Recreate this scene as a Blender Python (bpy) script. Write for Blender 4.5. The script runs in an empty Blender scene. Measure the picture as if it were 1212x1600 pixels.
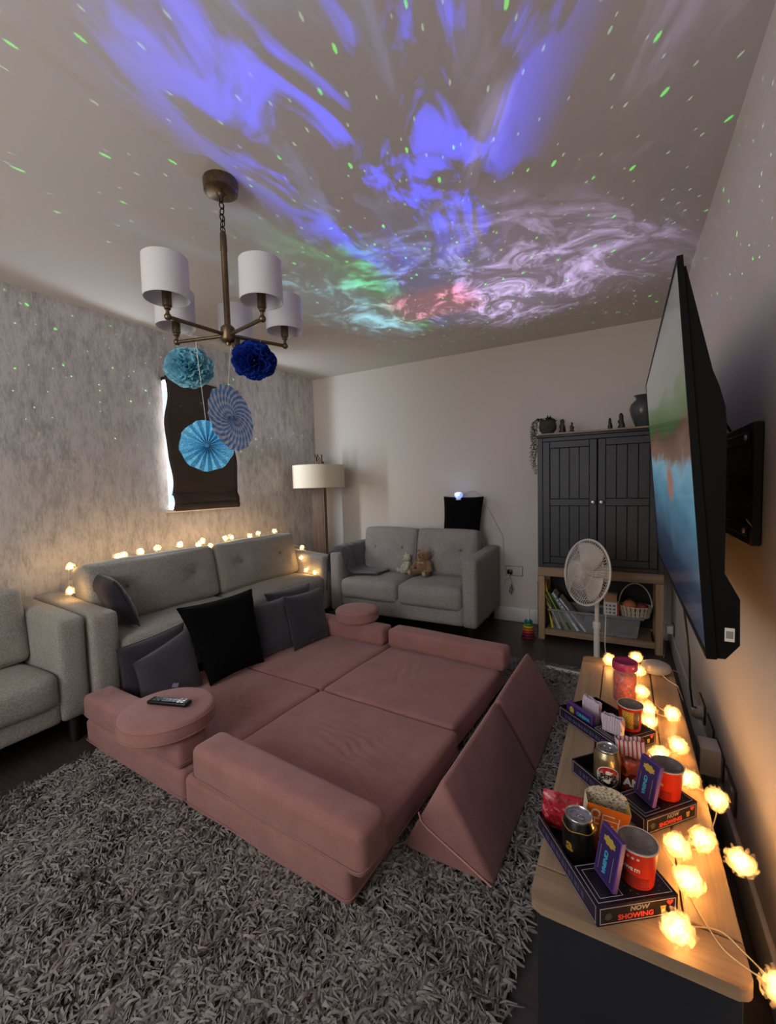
import bpy, bmesh, math, random
import numpy as np
from mathutils import Vector, Matrix, noise

random.seed(7)
rng = np.random.default_rng(7)
SC = bpy.context.scene
COL = SC.collection
PI = math.pi
def R(d): return math.radians(d)

# ------------------------------------------------------------------ camera
CH = 1.2343
F_PX, YAW, PITCH, ROLL = 669.19, 0.5028, 0.0630, -0.0272
cam_d = bpy.data.cameras.new('camera')
cam = bpy.data.objects.new('camera', cam_d); COL.objects.link(cam)
f0 = Vector((-math.sin(YAW), math.cos(YAW), 0)); r0 = Vector((math.cos(YAW), math.sin(YAW), 0)); u0 = Vector((0, 0, 1))
fw = f0*math.cos(PITCH) - u0*math.sin(PITCH); up = u0*math.cos(PITCH) + f0*math.sin(PITCH)
rt = r0*math.cos(ROLL) + up*math.sin(ROLL); up2 = up*math.cos(ROLL) - r0*math.sin(ROLL)
cam.matrix_world = Matrix(((rt.x, up2.x, -fw.x, 0), (rt.y, up2.y, -fw.y, 0), (rt.z, up2.z, -fw.z, CH), (0, 0, 0, 1)))
cam_d.sensor_fit = 'VERTICAL'; cam_d.sensor_height = 36.0; cam_d.lens = F_PX*36.0/1600.0
cam_d.clip_start = 0.02; cam_d.clip_end = 60
SC.camera = cam

# ------------------------------------------------------------------ world, exposure, large lights
SC.view_settings.view_transform = 'Standard'; SC.view_settings.look = 'None'
SC.view_settings.gamma = 1.0; SC.view_settings.use_curve_mapping = False
SC.view_settings.exposure = 0.0
SC.cycles.max_bounces = 5; SC.cycles.diffuse_bounces = 3; SC.cycles.glossy_bounces = 3; SC.cycles.transparent_max_bounces = 14
SC.cycles.use_adaptive_sampling = True; SC.cycles.adaptive_threshold = .04
SC.cycles.sample_clamp_indirect = 4.0
SC.cycles.use_denoising = True
w = bpy.data.worlds.new('sky'); SC.world = w; w.use_nodes = True
w.node_tree.nodes['Background'].inputs[0].default_value = (0.72, 0.83, 1.0, 1)
w.node_tree.nodes['Background'].inputs[1].default_value = 1.2

XL, XR, YB, YF, ZC = -2.983, 0.322, 3.797, -1.25, 2.40     # the room: left, right, back, front, ceiling
WY0, WY1, WZ0, WZ1 = 2.022, 2.606, 1.10, 2.04                # window behind the roman blind
FX0, FX1, FZ0, FZ1 = -2.35, -0.45, 0.85, 2.15              # unseen window behind the camera, added for soft frontal light

def area_light(name, loc, rot, sx, sy, energy, color):
    d = bpy.data.lights.new(name, 'AREA'); d.shape = 'RECTANGLE'; d.size = sx; d.size_y = sy
    d.energy = energy; d.color = color
    o = bpy.data.objects.new(name, d); COL.objects.link(o); o.location = loc; o.rotation_euler = rot
    return o
# added fill at an unseen front window; daylight leaking round the left window's blind
area_light('added_front_window_fill', ((FX0+FX1)/2, YF+0.01, (FZ0+FZ1)/2), (R(90), 0, 0), FX1-FX0-.1, FZ1-FZ0-.1, 32, (1.0, 0.95, 0.90))
area_light('daylight_left_window', (XL-.085, (WY0+WY1)/2, (WZ0+WZ1)/2), (0, R(-90), 0), WZ1-WZ0-.06, WY1-WY0-.03, 110, (0.80, 0.90, 1.0))

# ------------------------------------------------------------------ materials
def lin(h):
    h = h.lstrip('#'); c = [int(h[i:i+2], 16)/255 for i in (0, 2, 4)]
    return tuple((x/12.92 if x <= .04045 else ((x+.055)/1.055)**2.4) for x in c) + (1,)
class NT:
    def __init__(s, tree): s.t = tree; s.n = tree.nodes; s.l = tree.links
    def new(s, typ, **kw):
        n = s.n.new(typ)
        for k, v in kw.items(): setattr(n, k, v)
        return n
    def put(s, sock, v):
        if hasattr(v, 'is_output'): s.l.new(v, sock)
        elif v is not None:
            try: sock.default_value = v
            except Exception: sock.default_value = (v, v, v)
    def m(s, op, a, b=None, c=None):
        n = s.new('ShaderNodeMath', operation=op); s.put(n.inputs[0], a)
        if b is not None: s.put(n.inputs[1], b)
        if c is not None: s.put(n.inputs[2], c)
        return n.outputs[0]
    def ramp(s, fac, stops, interp='LINEAR'):
        n = s.new('ShaderNodeValToRGB'); cr = n.color_ramp; cr.interpolation = interp
        while len(cr.elements) < len(stops): cr.elements.new(.5)
        for e, (p, c) in zip(cr.elements, stops):
            e.position = p; e.color = c if len(c) == 4 else (*c, 1)
        s.put(n.inputs[0], fac); return n.outputs[0]
    def coord(s, which='Object'): return s.new('ShaderNodeTexCoord').outputs[which]
    def mapv(s, vec, scale=(1, 1, 1), loc=(0, 0, 0), rot=(0, 0, 0)):
        n = s.new('ShaderNodeMapping'); s.put(n.inputs[0], vec)
        n.inputs['Scale'].default_value = scale; n.inputs['Location'].default_value = loc; n.inputs['Rotation'].default_value = rot
        return n.outputs[0]
    def noise(s, vec, scale=5, detail=3, rough=.5, dist=0, dims='3D'):
        n = s.new('ShaderNodeTexNoise', noise_dimensions=dims); s.put(n.inputs['Vector'], vec)
        n.inputs['Scale'].default_value = scale; n.inputs['Detail'].default_value = detail
        n.inputs['Roughness'].default_value = rough; n.inputs['Distortion'].default_value = dist
        return n.outputs[0]
    def mix(s, fac, a, b, blend='MIX'):
        n = s.new('ShaderNodeMix', data_type='RGBA', blend_type=blend)
        s.put(n.inputs[0], fac); s.put(n.inputs[6], a); s.put(n.inputs[7], b); return n.outputs[2]
    def bump(s, h, strength=.3, dist=.01):
        n = s.new('ShaderNodeBump'); n.inputs['Strength'].default_value = strength
        n.inputs['Distance'].default_value = dist; s.put(n.inputs['Height'], h); return n.outputs[0]
MATS = {}
def mat_base(name):
    m = bpy.data.materials.new(name); m.use_nodes = True; MATS[name] = m
    nt = NT(m.node_tree); return m, nt, m.node_tree.nodes['Principled BSDF']
def plain(name, c, rough=.5, metal=0, spec=.5, nscale=0, namt=.15, bump=0, sheen=0, trans=0, alpha=1, emit=None, estr=0):
    if isinstance(c, str): c = lin(c)
    m, nt, b = mat_base(name)
    b.inputs['Base Color'].default_value = c; b.inputs['Roughness'].default_value = rough
    b.inputs['Metallic'].default_value = metal; b.inputs['Specular IOR Level'].default_value = spec
    b.inputs['Sheen Weight'].default_value = sheen; b.inputs['Transmission Weight'].default_value = trans
    b.inputs['Alpha'].default_value = alpha
    if emit: b.inputs['Emission Color'].default_value = emit; b.inputs['Emission Strength'].default_value = estr
    if nscale:
        n = nt.noise(nt.coord(), nscale, 4, .6)
        lo = tuple(x*(1-namt) for x in c[:3]); hi = tuple(min(1, x*(1+namt)) for x in c[:3])
        nt.put(b.inputs['Base Color'], nt.ramp(n, [(.3, lo), (.7, hi)]))
        if bump: nt.put(b.inputs['Normal'], nt.bump(n, bump, .01))
    return m
def fabric(name, c, c2=None, weave=900, big=6, bumps=.35, sheen=.2, namt=.25):
    c = lin(c); c2 = lin(c2) if c2 else tuple(x*(1-namt) for x in c[:3])+(1,)
    m, nt, b = mat_base(name); co = nt.coord()
    nb = nt.noise(co, big, 4, .6); nf = nt.noise(co, weave, 2, .6)
    v = nt.mix(nt.ramp(nb, [(.3, (0, 0, 0)), (.7, (1, 1, 1))]), c, c2)
    v = nt.mix(.5, v, nt.mix(nt.ramp(nf, [(.35, (0, 0, 0)), (.65, (1, 1, 1))]), tuple(x*.55 for x in c[:3])+(1,), tuple(min(1, x*1.35) for x in c[:3])+(1,)))
    nt.put(b.inputs['Base Color'], v); b.inputs['Roughness'].default_value = .95; b.inputs['Specular IOR Level'].default_value = .15
    b.inputs['Sheen Weight'].default_value = sheen; b.inputs['Sheen Roughness'].default_value = .5
    h = nt.m('ADD', nt.m('MULTIPLY', nf, .25), nb)
    nt.put(b.inputs['Normal'], nt.bump(h, bumps, .012))
    return m
def wood(name, c1, c2, axis=1, rough=.5, scale=9):
    m, nt, b = mat_base(name)
    sc = [scale*3.2]*3; sc[axis] = scale*.18
    co = nt.mapv(nt.coord(), tuple(sc))
    n = nt.noise(co, 1.0, 5, .65, .6)
    n2 = nt.noise(nt.mapv(nt.coord(), tuple(x*6 for x in sc)), 1.0, 2, .6)
    v = nt.m('ADD', nt.m('MULTIPLY', n, .75), nt.m('MULTIPLY', n2, .25))
    rnd = nt.new('ShaderNodeObjectInfo').outputs['Random']
    v = nt.m('ADD', v, nt.m('MULTIPLY', nt.m('SUBTRACT', rnd, .5), .16))
    nt.put(b.inputs['Base Color'], nt.ramp(v, [(.32, lin(c1)), (.7, lin(c2))]))
    b.inputs['Roughness'].default_value = rough
    nt.put(b.inputs['Normal'], nt.bump(v, .12, .004))
    return m

# walls
def wall_paint(name, c):
    m, nt, b = mat_base(name); n = nt.noise(nt.coord(), 220, 3, .6)
    b.inputs['Base Color'].default_value = lin(c); b.inputs['Roughness'].default_value = .85
    nt.put(b.inputs['Normal'], nt.bump(n, .05, .002)); return m
M_PAINT = wall_paint('warm_white_paint', '#d5cec5')
M_CEIL = wall_paint('ceiling_paint', '#d3ccc5')
M_WHITE = plain('white_gloss_paint', '#d9d8d4', .35)
def mk_wallpaper():
    m, nt, b = mat_base('distressed_grey_wallpaper'); co = nt.coord()
    a = nt.noise(nt.mapv(co, (1, 20, 7)), 1.0, 6, .72, .1)
    f = nt.noise(nt.mapv(co, (1, 130, 26)), 1.0, 3, .7)
    g = nt.noise(nt.mapv(co, (1, 3.5, 1.6)), 1.0, 3, .5)
    v = nt.m('ADD', nt.m('ADD', nt.m('MULTIPLY', a, .55), nt.m('MULTIPLY', f, .30)), nt.m('MULTIPLY', g, .22))
    c = nt.ramp(v, [(.38, lin('#989594')), (.48, lin('#b4b2b1')), (.55, lin('#cdcbca')), (.66, lin('#dddbda'))])
    nt.put(b.inputs['Base Color'], c); b.inputs['Roughness'].default_value = .5
    nt.put(b.inputs['Metallic'], nt.ramp(v, [(.5, (0, 0, 0)), (.7, (.35, .35, .35))]))
    nt.put(b.inputs['Normal'], nt.bump(v, .35, .006)); return m
M_PAPER = mk_wallpaper()
def mk_floor():
    m, nt, b = mat_base('dark_laminate'); co = nt.coord()
    br = nt.new('ShaderNodeTexBrick'); nt.put(br.inputs['Vector'], nt.mapv(co, (1, 1, 1), rot=(0, 0, 0)))
    br.inputs['Scale'].default_value = 1.0; br.inputs['Brick Width'].default_value = 1.2; br.inputs['Row Height'].default_value = .16
    br.inputs['Mortar Size'].default_value = .003; br.inputs['Color1'].default_value = lin('#413a37'); br.inputs['Color2'].default_value = lin('#38322f')
    br.inputs['Mortar'].default_value = lin('#211d1b')
    g = nt.noise(nt.mapv(co, (4, 60, 1)), 1, 5, .7)
    nt.put(b.inputs['Base Color'], nt.mix(.5, br.outputs[0], nt.ramp(g, [(.3, lin('#2c2725')), (.7, lin('#544b46'))])))
    b.inputs['Roughness'].default_value = .38; return m
M_FLOOR = mk_floor()
M_PINK = fabric('dusty_pink_suede', '#aa7b76', '#8e5f59', 700, 9, .22, .22)
M_PINK_TRIM = plain('pale_pink_piping', '#d39a92', .8)
M_SOFA = fabric('beige_grey_weave', '#a19d95', '#8f8b83', 170, 5, .5, .1)
M_SOFA2 = fabric('greige_weave', '#9f9a96', '#8c8783', 170, 5, .5, .1)
M_BUTTON = fabric('button_weave', '#857e74', None, 420, 5, .3)
M_DARKLEG = plain('dark_stained_leg', '#231d1a', .45)
M_CUSH_GREY = fabric('charcoal_velvet', '#434046', '#333137', 200, 9, .3, .35)
M_CUSH_DK = fabric('dark_slate_velvet', '#35333a', '#27262b', 200, 9, .3, .3)
M_CUSH_BLK = fabric('black_plush', '#050507', '#030304', 300, 9, .2, 0)
M_THROW = fabric('grey_throw', '#57545a', '#48464b', 500, 8, .4, .4)
M_BLIND = fabric('brown_black_blind_cloth', '#4d453f', '#443c37', 700, 4, .2, 0)
M_OAK = wood('light_oak', '#86705a', '#b0977a', 1, .42)
M_OAKX = wood('light_oak_cross', '#86705a', '#b0977a', 0, .42)
M_OAKZ = wood('light_oak_upright', '#8d7458', '#b69a78', 2, .45)
M_CHAR = plain('charcoal_painted_wood', '#24272d', .45, nscale=30, namt=.08, bump=.03)
M_CHAR_DK = plain('charcoal_shade', '#14161a', .6)
M_BRONZE = plain('aged_bronze', '#6d5c45', .35, .85, nscale=60, namt=.25)
M_DKBRONZE = plain('dark_bronze', '#3a3028', .4, .8)
M_SHADE = plain('white_linen_shade', '#d6d2d2', .8, nscale=300, namt=.06)
M_CREAM = plain('cream_lamp_shade', '#d6cab4', .8, nscale=300, namt=.05)
M_STICK = wood('brown_stick_wood', '#4a382e', '#7a6354', 2, .6, 14)
M_GLASSB = plain('frosted_bulb', '#e8e4dc', .3)
M_BLACKPL = plain('black_plastic', '#0a0a0c', .32)
M_TVBLK = plain('tv_black', '#050506', .5, spec=.15)
M_BLACKMAT = plain('matt_black_metal', '#08080a', .5)
M_WHITEPL = plain('white_plastic', '#d8d5ce', .4)
M_CREAMPL = plain('cream_plastic', '#cfc8ba', .45)
M_CHROME = plain('brushed_chrome', '#a9a49c', .28, .9)
M_WIRE = plain('clear_wire', '#c9b995', .5)
M_CABLEB = plain('black_cable', '#141210', .5)
M_PAPERW = plain('white_paper', '#dcd6cc', .8)

# ------------------------------------------------------------------ mesh helpers
class MB:
    def __init__(s): s.bm = bmesh.new(); s.mi = 0
    def _v(s, vs, M):
        if M is not None: bmesh.ops.transform(s.bm, matrix=M, verts=vs)
        return vs
    def box(s, lo, hi, bev=0, seg=2, M=None):
        r = bmesh.ops.create_cube(s.bm, size=1)['verts']
        for v in r: v.co = Vector([lo[i] + (v.co[i]+.5)*(hi[i]-lo[i]) for i in range(3)])
        if bev:
            es = list({e for v in r for e in v.link_edges})
            o = bmesh.ops.bevel(s.bm, geom=es, offset=bev, segments=seg, affect='EDGES', profile=.5)
            r = list({v for f in o['faces'] for v in f.verts} | {v for v in r if v.is_valid})
        return s._v(r, M)
    def cyl(s, p0, p1, ra, rb=None, seg=16, cap=True, M=None):
        rb = ra if rb is None else rb; p0 = Vector(p0); p1 = Vector(p1); d = p1-p0
        q = d.to_track_quat('Z', 'Y').to_matrix().to_4x4()
        r = bmesh.ops.create_cone(s.bm, cap_ends=cap, segments=seg, radius1=ra, radius2=rb, depth=d.length)['verts']
        bmesh.ops.transform(s.bm, matrix=Matrix.Translation((p0+p1)/2) @ q, verts=r)
        return s._v(r, M)
    def sph(s, c, rad, u=16, v=10, M=None):
        r = bmesh.ops.create_uvsphere(s.bm, u_segments=u, v_segments=v, radius=1)['verts']
        if not hasattr(rad, '__len__'): rad = (rad,)*3
        for x in r: x.co = Vector([x.co[i]*rad[i]+c[i] for i in range(3)])
        return s._v(r, M)
    def lathe(s, prof, seg=24, M=None, closed=False):
        rings = []; allv = []
        for (r, z) in prof:
            if r < 1e-6: ring = [s.bm.verts.new((0, 0, z))]
            else: ring = [s.bm.verts.new((r*math.cos(2*PI*k/seg), r*math.sin(2*PI*k/seg), z)) for k in range(seg)]
            rings.append(ring); allv += ring
        prs = list(zip(rings[:-1], rings[1:]))
        if closed: prs.append((rings[-1], rings[0]))
        for a, b in prs:
            for k in range(seg):
                k2 = (k+1) % seg
                try:
                    if len(a) == 1 and len(b) == 1: continue
                    if len(a) == 1: s.bm.faces.new((a[0], b[k2], b[k]))
                    elif len(b) == 1: s.bm.faces.new((a[k], a[k2], b[0]))
                    else: s.bm.faces.new((a[k], a[k2], b[k2], b[k]))
                except ValueError: pass
        return s._v(allv, M)
    def tube(s, pts, r, seg=6, M=None, closed=False):
        pts = [Vector(p) for p in pts]; n = len(pts); rings = []; allv = []
        ref = Vector((0.13, .31, .94))
        for i, p in enumerate(pts):
            a = pts[(i-1) % n] if (closed or i > 0) else pts[i]; b = pts[(i+1) % n] if (closed or i < n-1) else pts[i]
            t = (b-a).normalized() if (b-a).length > 1e-9 else Vector((0, 0, 1))
            x = t.cross(ref)
            if x.length < .05: x = t.cross(Vector((1, 0, 0)))
            x.normalize(); y = t.cross(x)
            rr = r[i] if hasattr(r, '__len__') else r
            ring = [s.bm.verts.new(p + x*rr*math.cos(2*PI*k/seg) + y*rr*math.sin(2*PI*k/seg)) for k in range(seg)]
            rings.append(ring); allv += ring
        for i in range(n if closed else n-1):
            a, b = rings[i], rings[(i+1) % n]
            for k in range(seg): s.bm.faces.new((a[k], a[(k+1) % seg], b[(k+1) % seg], b[k]))
        if not closed:
            s.bm.faces.new(list(reversed(rings[0]))); s.bm.faces.new(rings[-1])
        return s._v(allv, M)
    def torus(s, c, R_, r, axis='Z', seg=32, sec=8, M=None, rx=None, ry=None):
        pts = []
        for k in range(seg):
            a = 2*PI*k/seg; ca, sa = (rx or R_)*math.cos(a), (ry or R_)*math.sin(a)
            pts.append({'Z': (ca, sa, 0), 'Y': (ca, 0, sa), 'X': (0, ca, sa)}[axis])
        return s.tube([Vector(p)+Vector(c) for p in pts], r, sec, M, True)
    def poly(s, pts, M=None):
        vs = [s.bm.verts.new(p) for p in pts]; s.bm.faces.new(vs); return s._v(vs, M)
    def prism(s, outline, h0, h1, axis=2, bev=0, M=None):
        def mk(p, h): q = [p[0], p[1]]; q.insert(axis, h); return q
        a = [s.bm.verts.new(mk(p, h0)) for p in outline]; b = [s.bm.verts.new(mk(p, h1)) for p in outline]; n = len(a)
        s.bm.faces.new(a); s.bm.faces.new(list(reversed(b)))
        for i in range(n): s.bm.faces.new((a[i], b[i], b[(i+1) % n], a[(i+1) % n]))
        vs = a+b
        if bev:
            es = list({e for v in vs for e in v.link_edges})
            o = bmesh.ops.bevel(s.bm, geom=es, offset=bev, segments=3, affect='EDGES', profile=.5)
            vs = list({v for f in o['faces'] for v in f.verts} | {v for v in vs if v.is_valid})
        return s._v(vs, M)
    def grid(s, fn, nu, nv, M=None, wrap=False):
        g = [[s.bm.verts.new(fn(i/(nu if wrap else nu), j/nv)) for j in range(nv+1)] for i in range(nu + (0 if wrap else 1))]
        for i in range(nu):
            for j in range(nv):
                a, b = g[i], g[(i+1) % len(g)]
                s.bm.faces.new((a[j], b[j], b[j+1], a[j+1]))
        return s._v([v for c in g for v in c], M)
    def soft(s, size, r=.03, n=10, puff=(0, 0, 0), amp=0, freq=6, seed=0, c=(0, 0, 0), fn=None, M=None, warp=True):
        """an upholstered block: rounded edges, bulging faces, gentle unevenness"""
        fresh = len(s.bm.verts) == 0
        res = bmesh.ops.create_cube(s.bm, size=2)['verts']
        es = list({e for v in res for e in v.link_edges})
        o = bmesh.ops.subdivide_edges(s.bm, edges=es, cuts=n, use_grid_fill=True)
        vs = s.bm.verts[:] if fresh else list({g for g in o['geom'] if isinstance(g, bmesh.types.BMVert)} | set(res))
        h = [x/2 for x in size]; so = Vector((seed*3.1, seed*1.7, seed*.9))
        for v in vs:
            p = [math.sin(x*PI/2) if warp else x for x in v.co]
            q = Vector([p[i]*h[i] for i in range(3)])
            inn = Vector([max(-(h[i]-r), min(h[i]-r, q[i])) for i in range(3)]); d = q-inn
            if d.length > 1e-9: q = inn + d.normalized()*r
            for i in range(3):
                if puff[i]:
                    a, b = (i+1) % 3, (i+2) % 3
                    q[i] += puff[i]*p[i]*(1-p[a]**2)*(1-p[b]**2)
            if amp:
                nv = noise.noise(q*freq+so); nd = Vector(p).normalized(); q = q + nd*amp*nv
            if fn: q = fn(q, p)
            v.co = q + Vector(c)
        return s._v(vs, M)
    def done(s, name, mat, parent=None, smooth=40, loc=None):
        me = bpy.data.meshes.new(name); bmesh.ops.recalc_face_normals(s.bm, faces=s.bm.faces[:])
        s.bm.to_mesh(me); s.bm.free()
        return put(name, me, mat, parent, smooth, loc)
def put(name, me, mat, parent=None, smooth=40, loc=None):
    if mat is not None:
        for m in (mat if isinstance(mat, (list, tuple)) else [mat]): me.materials.append(m)
    if smooth:
        me.polygons.foreach_set('use_smooth', [True]*len(me.polygons))
        if smooth < 180: me.set_sharp_from_angle(angle=R(smooth))
    o = bpy.data.objects.new(name, me); COL.objects.link(o)
    if parent: o.parent = parent
    if loc is not None: o.location = loc
    return o
def tag(o, label, cat, group=None):
    o['label'] = label; o['category'] = cat
    if group: o['group'] = group
    return o
def thing(name, label, cat, loc=(0, 0, 0), rot=(0, 0, 0), group=None):
    o = bpy.data.objects.new(name, None); COL.objects.link(o); o.empty_display_size = .05
    o.location = loc; o.rotation_euler = rot if hasattr(rot, '__len__') else (0, 0, rot)
    return tag(o, label, cat, group)
def struct(o): o['kind'] = 'structure'; return o
def copy_tree(o, parent=None):
    c = o.copy(); COL.objects.link(c); c.parent = parent
    for ch in list(o.children): copy_tree(ch, c)
    return c
def text_bm(body, size, extrude=.0003, align='CENTER', sx=1.0, shear=0, bold=0):
    cu = bpy.data.curves.new('lettering', 'FONT'); cu.body = body; cu.size = size; cu.extrude = extrude
    cu.align_x = align; cu.align_y = 'CENTER'; cu.shear = shear; cu.offset = bold; cu.resolution_u = 3
    o = bpy.data.objects.new('tmp_text', cu); COL.objects.link(o)
    me = bpy.data.meshes.new_from_object(o.evaluated_get(bpy.context.evaluated_depsgraph_get()))
    bpy.data.objects.remove(o); bpy.data.curves.remove(cu)
    b = MB(); b.bm.from_mesh(me); bpy.data.meshes.remove(me)
    for v in b.bm.verts: v.co.x *= sx
    return b
def lettering(body, size, mat, parent, M, sx=1.0, name='lettering', shear=0, bold=0):
    b = text_bm(body, size, sx=sx, shear=shear, bold=bold); bmesh.ops.transform(b.bm, matrix=M, verts=b.bm.verts[:])
    return b.done(name, mat, parent, 0)
def bent(b, radius, a0, z0, off=.0004):
    """wrap a flat drawing (x along, y up) around an upright cylinder"""
    for v in b.bm.verts:
        x, y, z = v.co; a = a0 + x/radius
        v.co = Vector(((radius+off+z)*math.cos(a), (radius+off+z)*math.sin(a), z0+y))
    return b
def basis(o, x, y, z):
    return Matrix(((x[0], y[0], z[0], o[0]), (x[1], y[1], z[1], o[1]), (x[2], y[2], z[2], o[2]), (0, 0, 0, 1)))

# ------------------------------------------------------------------ the room
T = .12
b = MB(); b.box((XL-.6, YF-.3, -.1), (XR+.3, YB+.3, 0)); struct(b.done('floor', M_FLOOR, smooth=0))
b = MB(); b.box((XL-.3, YF-.3, ZC), (XR+.3, YB+.3, ZC+.1)); struct(b.done('ceiling', M_CEIL, smooth=0))
b = MB()
for lo, hi in (((XL-T, YF, 0), (XL, WY0, ZC)), ((XL-T, WY1, 0), (XL, YB+T, ZC)), ((XL-T, WY0, 0), (XL, WY1, WZ0)), ((XL-T, WY0, WZ1), (XL, WY1, ZC))): b.box(lo, hi)
struct(b.done('wall_left', M_PAPER, smooth=0))
b = MB(); b.box((XL, YB, 0), (XR+T, YB+T, ZC)); struct(b.done('wall_back', M_PAINT, smooth=0))
b = MB(); b.box((XR, YF, 0), (XR+T, YB, ZC)); struct(b.done('wall_right', M_PAINT, smooth=0))
b = MB()
for lo, hi in (((XL, YF-T, 0), (FX0, YF, ZC)), ((FX1, YF-T, 0), (XR, YF, ZC)), ((FX0, YF-T, 0), (FX1, YF, FZ0)), ((FX0, YF-T, FZ1), (FX1, YF, ZC))): b.box(lo, hi)
struct(b.done('wall_front', M_PAINT, smooth=0))
def skirting(name, lo, hi, ax):
    b = MB(); b.box(lo, hi, .006, 2); return struct(b.done(name, M_WHITE))
skirting('baseboard_back', (XL+.016, YB-.016, 0), (XR-.016, YB, .125), 0)
skirting('baseboard_left', (XL, YF, 0), (XL+.016, YB, .125), 1)
skirting('baseboard_right', (XR-.016, YF, 0), (XR, YB, .125), 1)
# left window: frame, pane, sill
M_PANE = plain('window_glass', (.9, .95, 1, 1), .05, trans=1.0)
b = MB(); fx0, fx1 = XL-.118, XL-.095
for lo, hi in (((fx0, WY0, WZ0), (fx1, WY0+.04, WZ1)), ((fx0, WY1-.04, WZ0), (fx1, WY1, WZ1)), ((fx0, WY0+.04, WZ0), (fx1, WY1-.04, WZ0+.04)), ((fx0, WY0+.04, WZ1-.04), (fx1, WY1-.04, WZ1))): b.box(lo, hi, .004, 1)
wf = struct(b.done('window_1', M_WHITE))
b = MB(); b.box((fx0+.008, WY0+.04, WZ0+.04), (fx0+.013, WY1-.04, WZ1-.04)); b.done('pane', M_PANE, wf, 0)
b = MB(); b.box((XL-.09, WY0-.03, WZ0-.028), (XL+.035, WY1+.03, WZ0-.002), .005, 2); b.done('sill', M_WHITE, wf)
b = MB()
for lo, hi in (((FX0, YF-T, FZ0), (FX0+.05, YF-T+.05, FZ1)), ((FX1-.05, YF-T, FZ0), (FX1, YF-T+.05, FZ1)), ((FX0+.05, YF-T, FZ0), (FX1-.05, YF-T+.05, FZ0+.05)), ((FX0+.05, YF-T, FZ1-.05), (FX1-.05, YF-T+.05, FZ1)), (((FX0+FX1)/2-.03, YF-T, FZ0+.05), ((FX0+FX1)/2+.03, YF-T+.05, FZ1-.05))): b.box(lo, hi, .004, 1)
wf = struct(b.done('added_window_2', M_WHITE))  # unseen window, added to go with the frontal fill light
for x0, x1 in ((FX0+.05, (FX0+FX1)/2-.03), ((FX0+FX1)/2+.03, FX1-.05)):
    b = MB(); b.box((x0, YF-T+.02, FZ0+.05), (x1, YF-T+.026, FZ1-.05)); b.done('pane', M_PANE, wf, 0)

# ------------------------------------------------------------------ roman blind
def make_blind():
    t = thing('roman_blind', 'dark brown fabric roman blind hanging in front of the small window', 'blind', (XL, 2.31, 1.09))
    y0, y1, z0, z1 = 2.005, 2.62, 1.20, 2.075
    wav = lambda v: .012*math.sin(v*PI*2.6+.4)+.006*math.sin(v*17)
    def fr(u, v):
        z = z0+(z1-z0)*v; x = XL+.060+.010*math.sin(v*9)*(.5+.5*math.cos(u*5))-.012*v
        y = y0+(y1-y0)*u + (wav(v) if u < .5 else -wav(v+.3))*(abs(u-.5)*2)
        return Vector((x, y, z))
    b = MB(); b.grid(fr, 16, 40); o = b.done('cloth_panel', M_BLIND, t, 180)
    s = o.modifiers.new('thick', 'SOLIDIFY'); s.thickness = .004
    def fold(u, v):
        a = v; z = 1.09+.125*v; x = XL+.066+.018*math.sin(PI*v)+.006*math.sin(u*7+v*3)
        return Vector((x, y0+.004+(y1-y0-.008)*u, z))
    b = MB(); b.grid(fold, 14, 10); o = b.done('bottom_fold', M_BLIND, t, 180)
    s = o.modifiers.new('thick', 'SOLIDIFY'); s.thickness = .006
    def fold2(u, v):
        z = 1.085+.05*v; x = XL+.086+.010*math.sin(PI*v)+.004*math.sin(u*9)
        return Vector((x, y0+.008+(y1-y0-.016)*u, z))
    b = MB(); b.grid(fold2, 14, 6); o = b.done('bottom_fold', M_BLIND, t, 180)
    s = o.modifiers.new('thick', 'SOLIDIFY'); s.thickness = .005
    b = MB(); b.box((XL+.001, y0+.01, 2.045), (XL+.040, y1-.01, 2.07), .003, 1); b.done('head_rail', M_BLACKMAT, t)
    for u in (.2, .8):
        b = MB(); b.cyl((XL+.038, y0+.01+(y1-y0)*u, 2.06), (XL+.052, y0+.01+(y1-y0)*u, 2.06), .004, seg=8); b.done('fixing', M_BLACKMAT, t)
    for o in t.children: o.matrix_parent_inverse = Matrix.Translation(-Vector(t.location))
make_blind()

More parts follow.
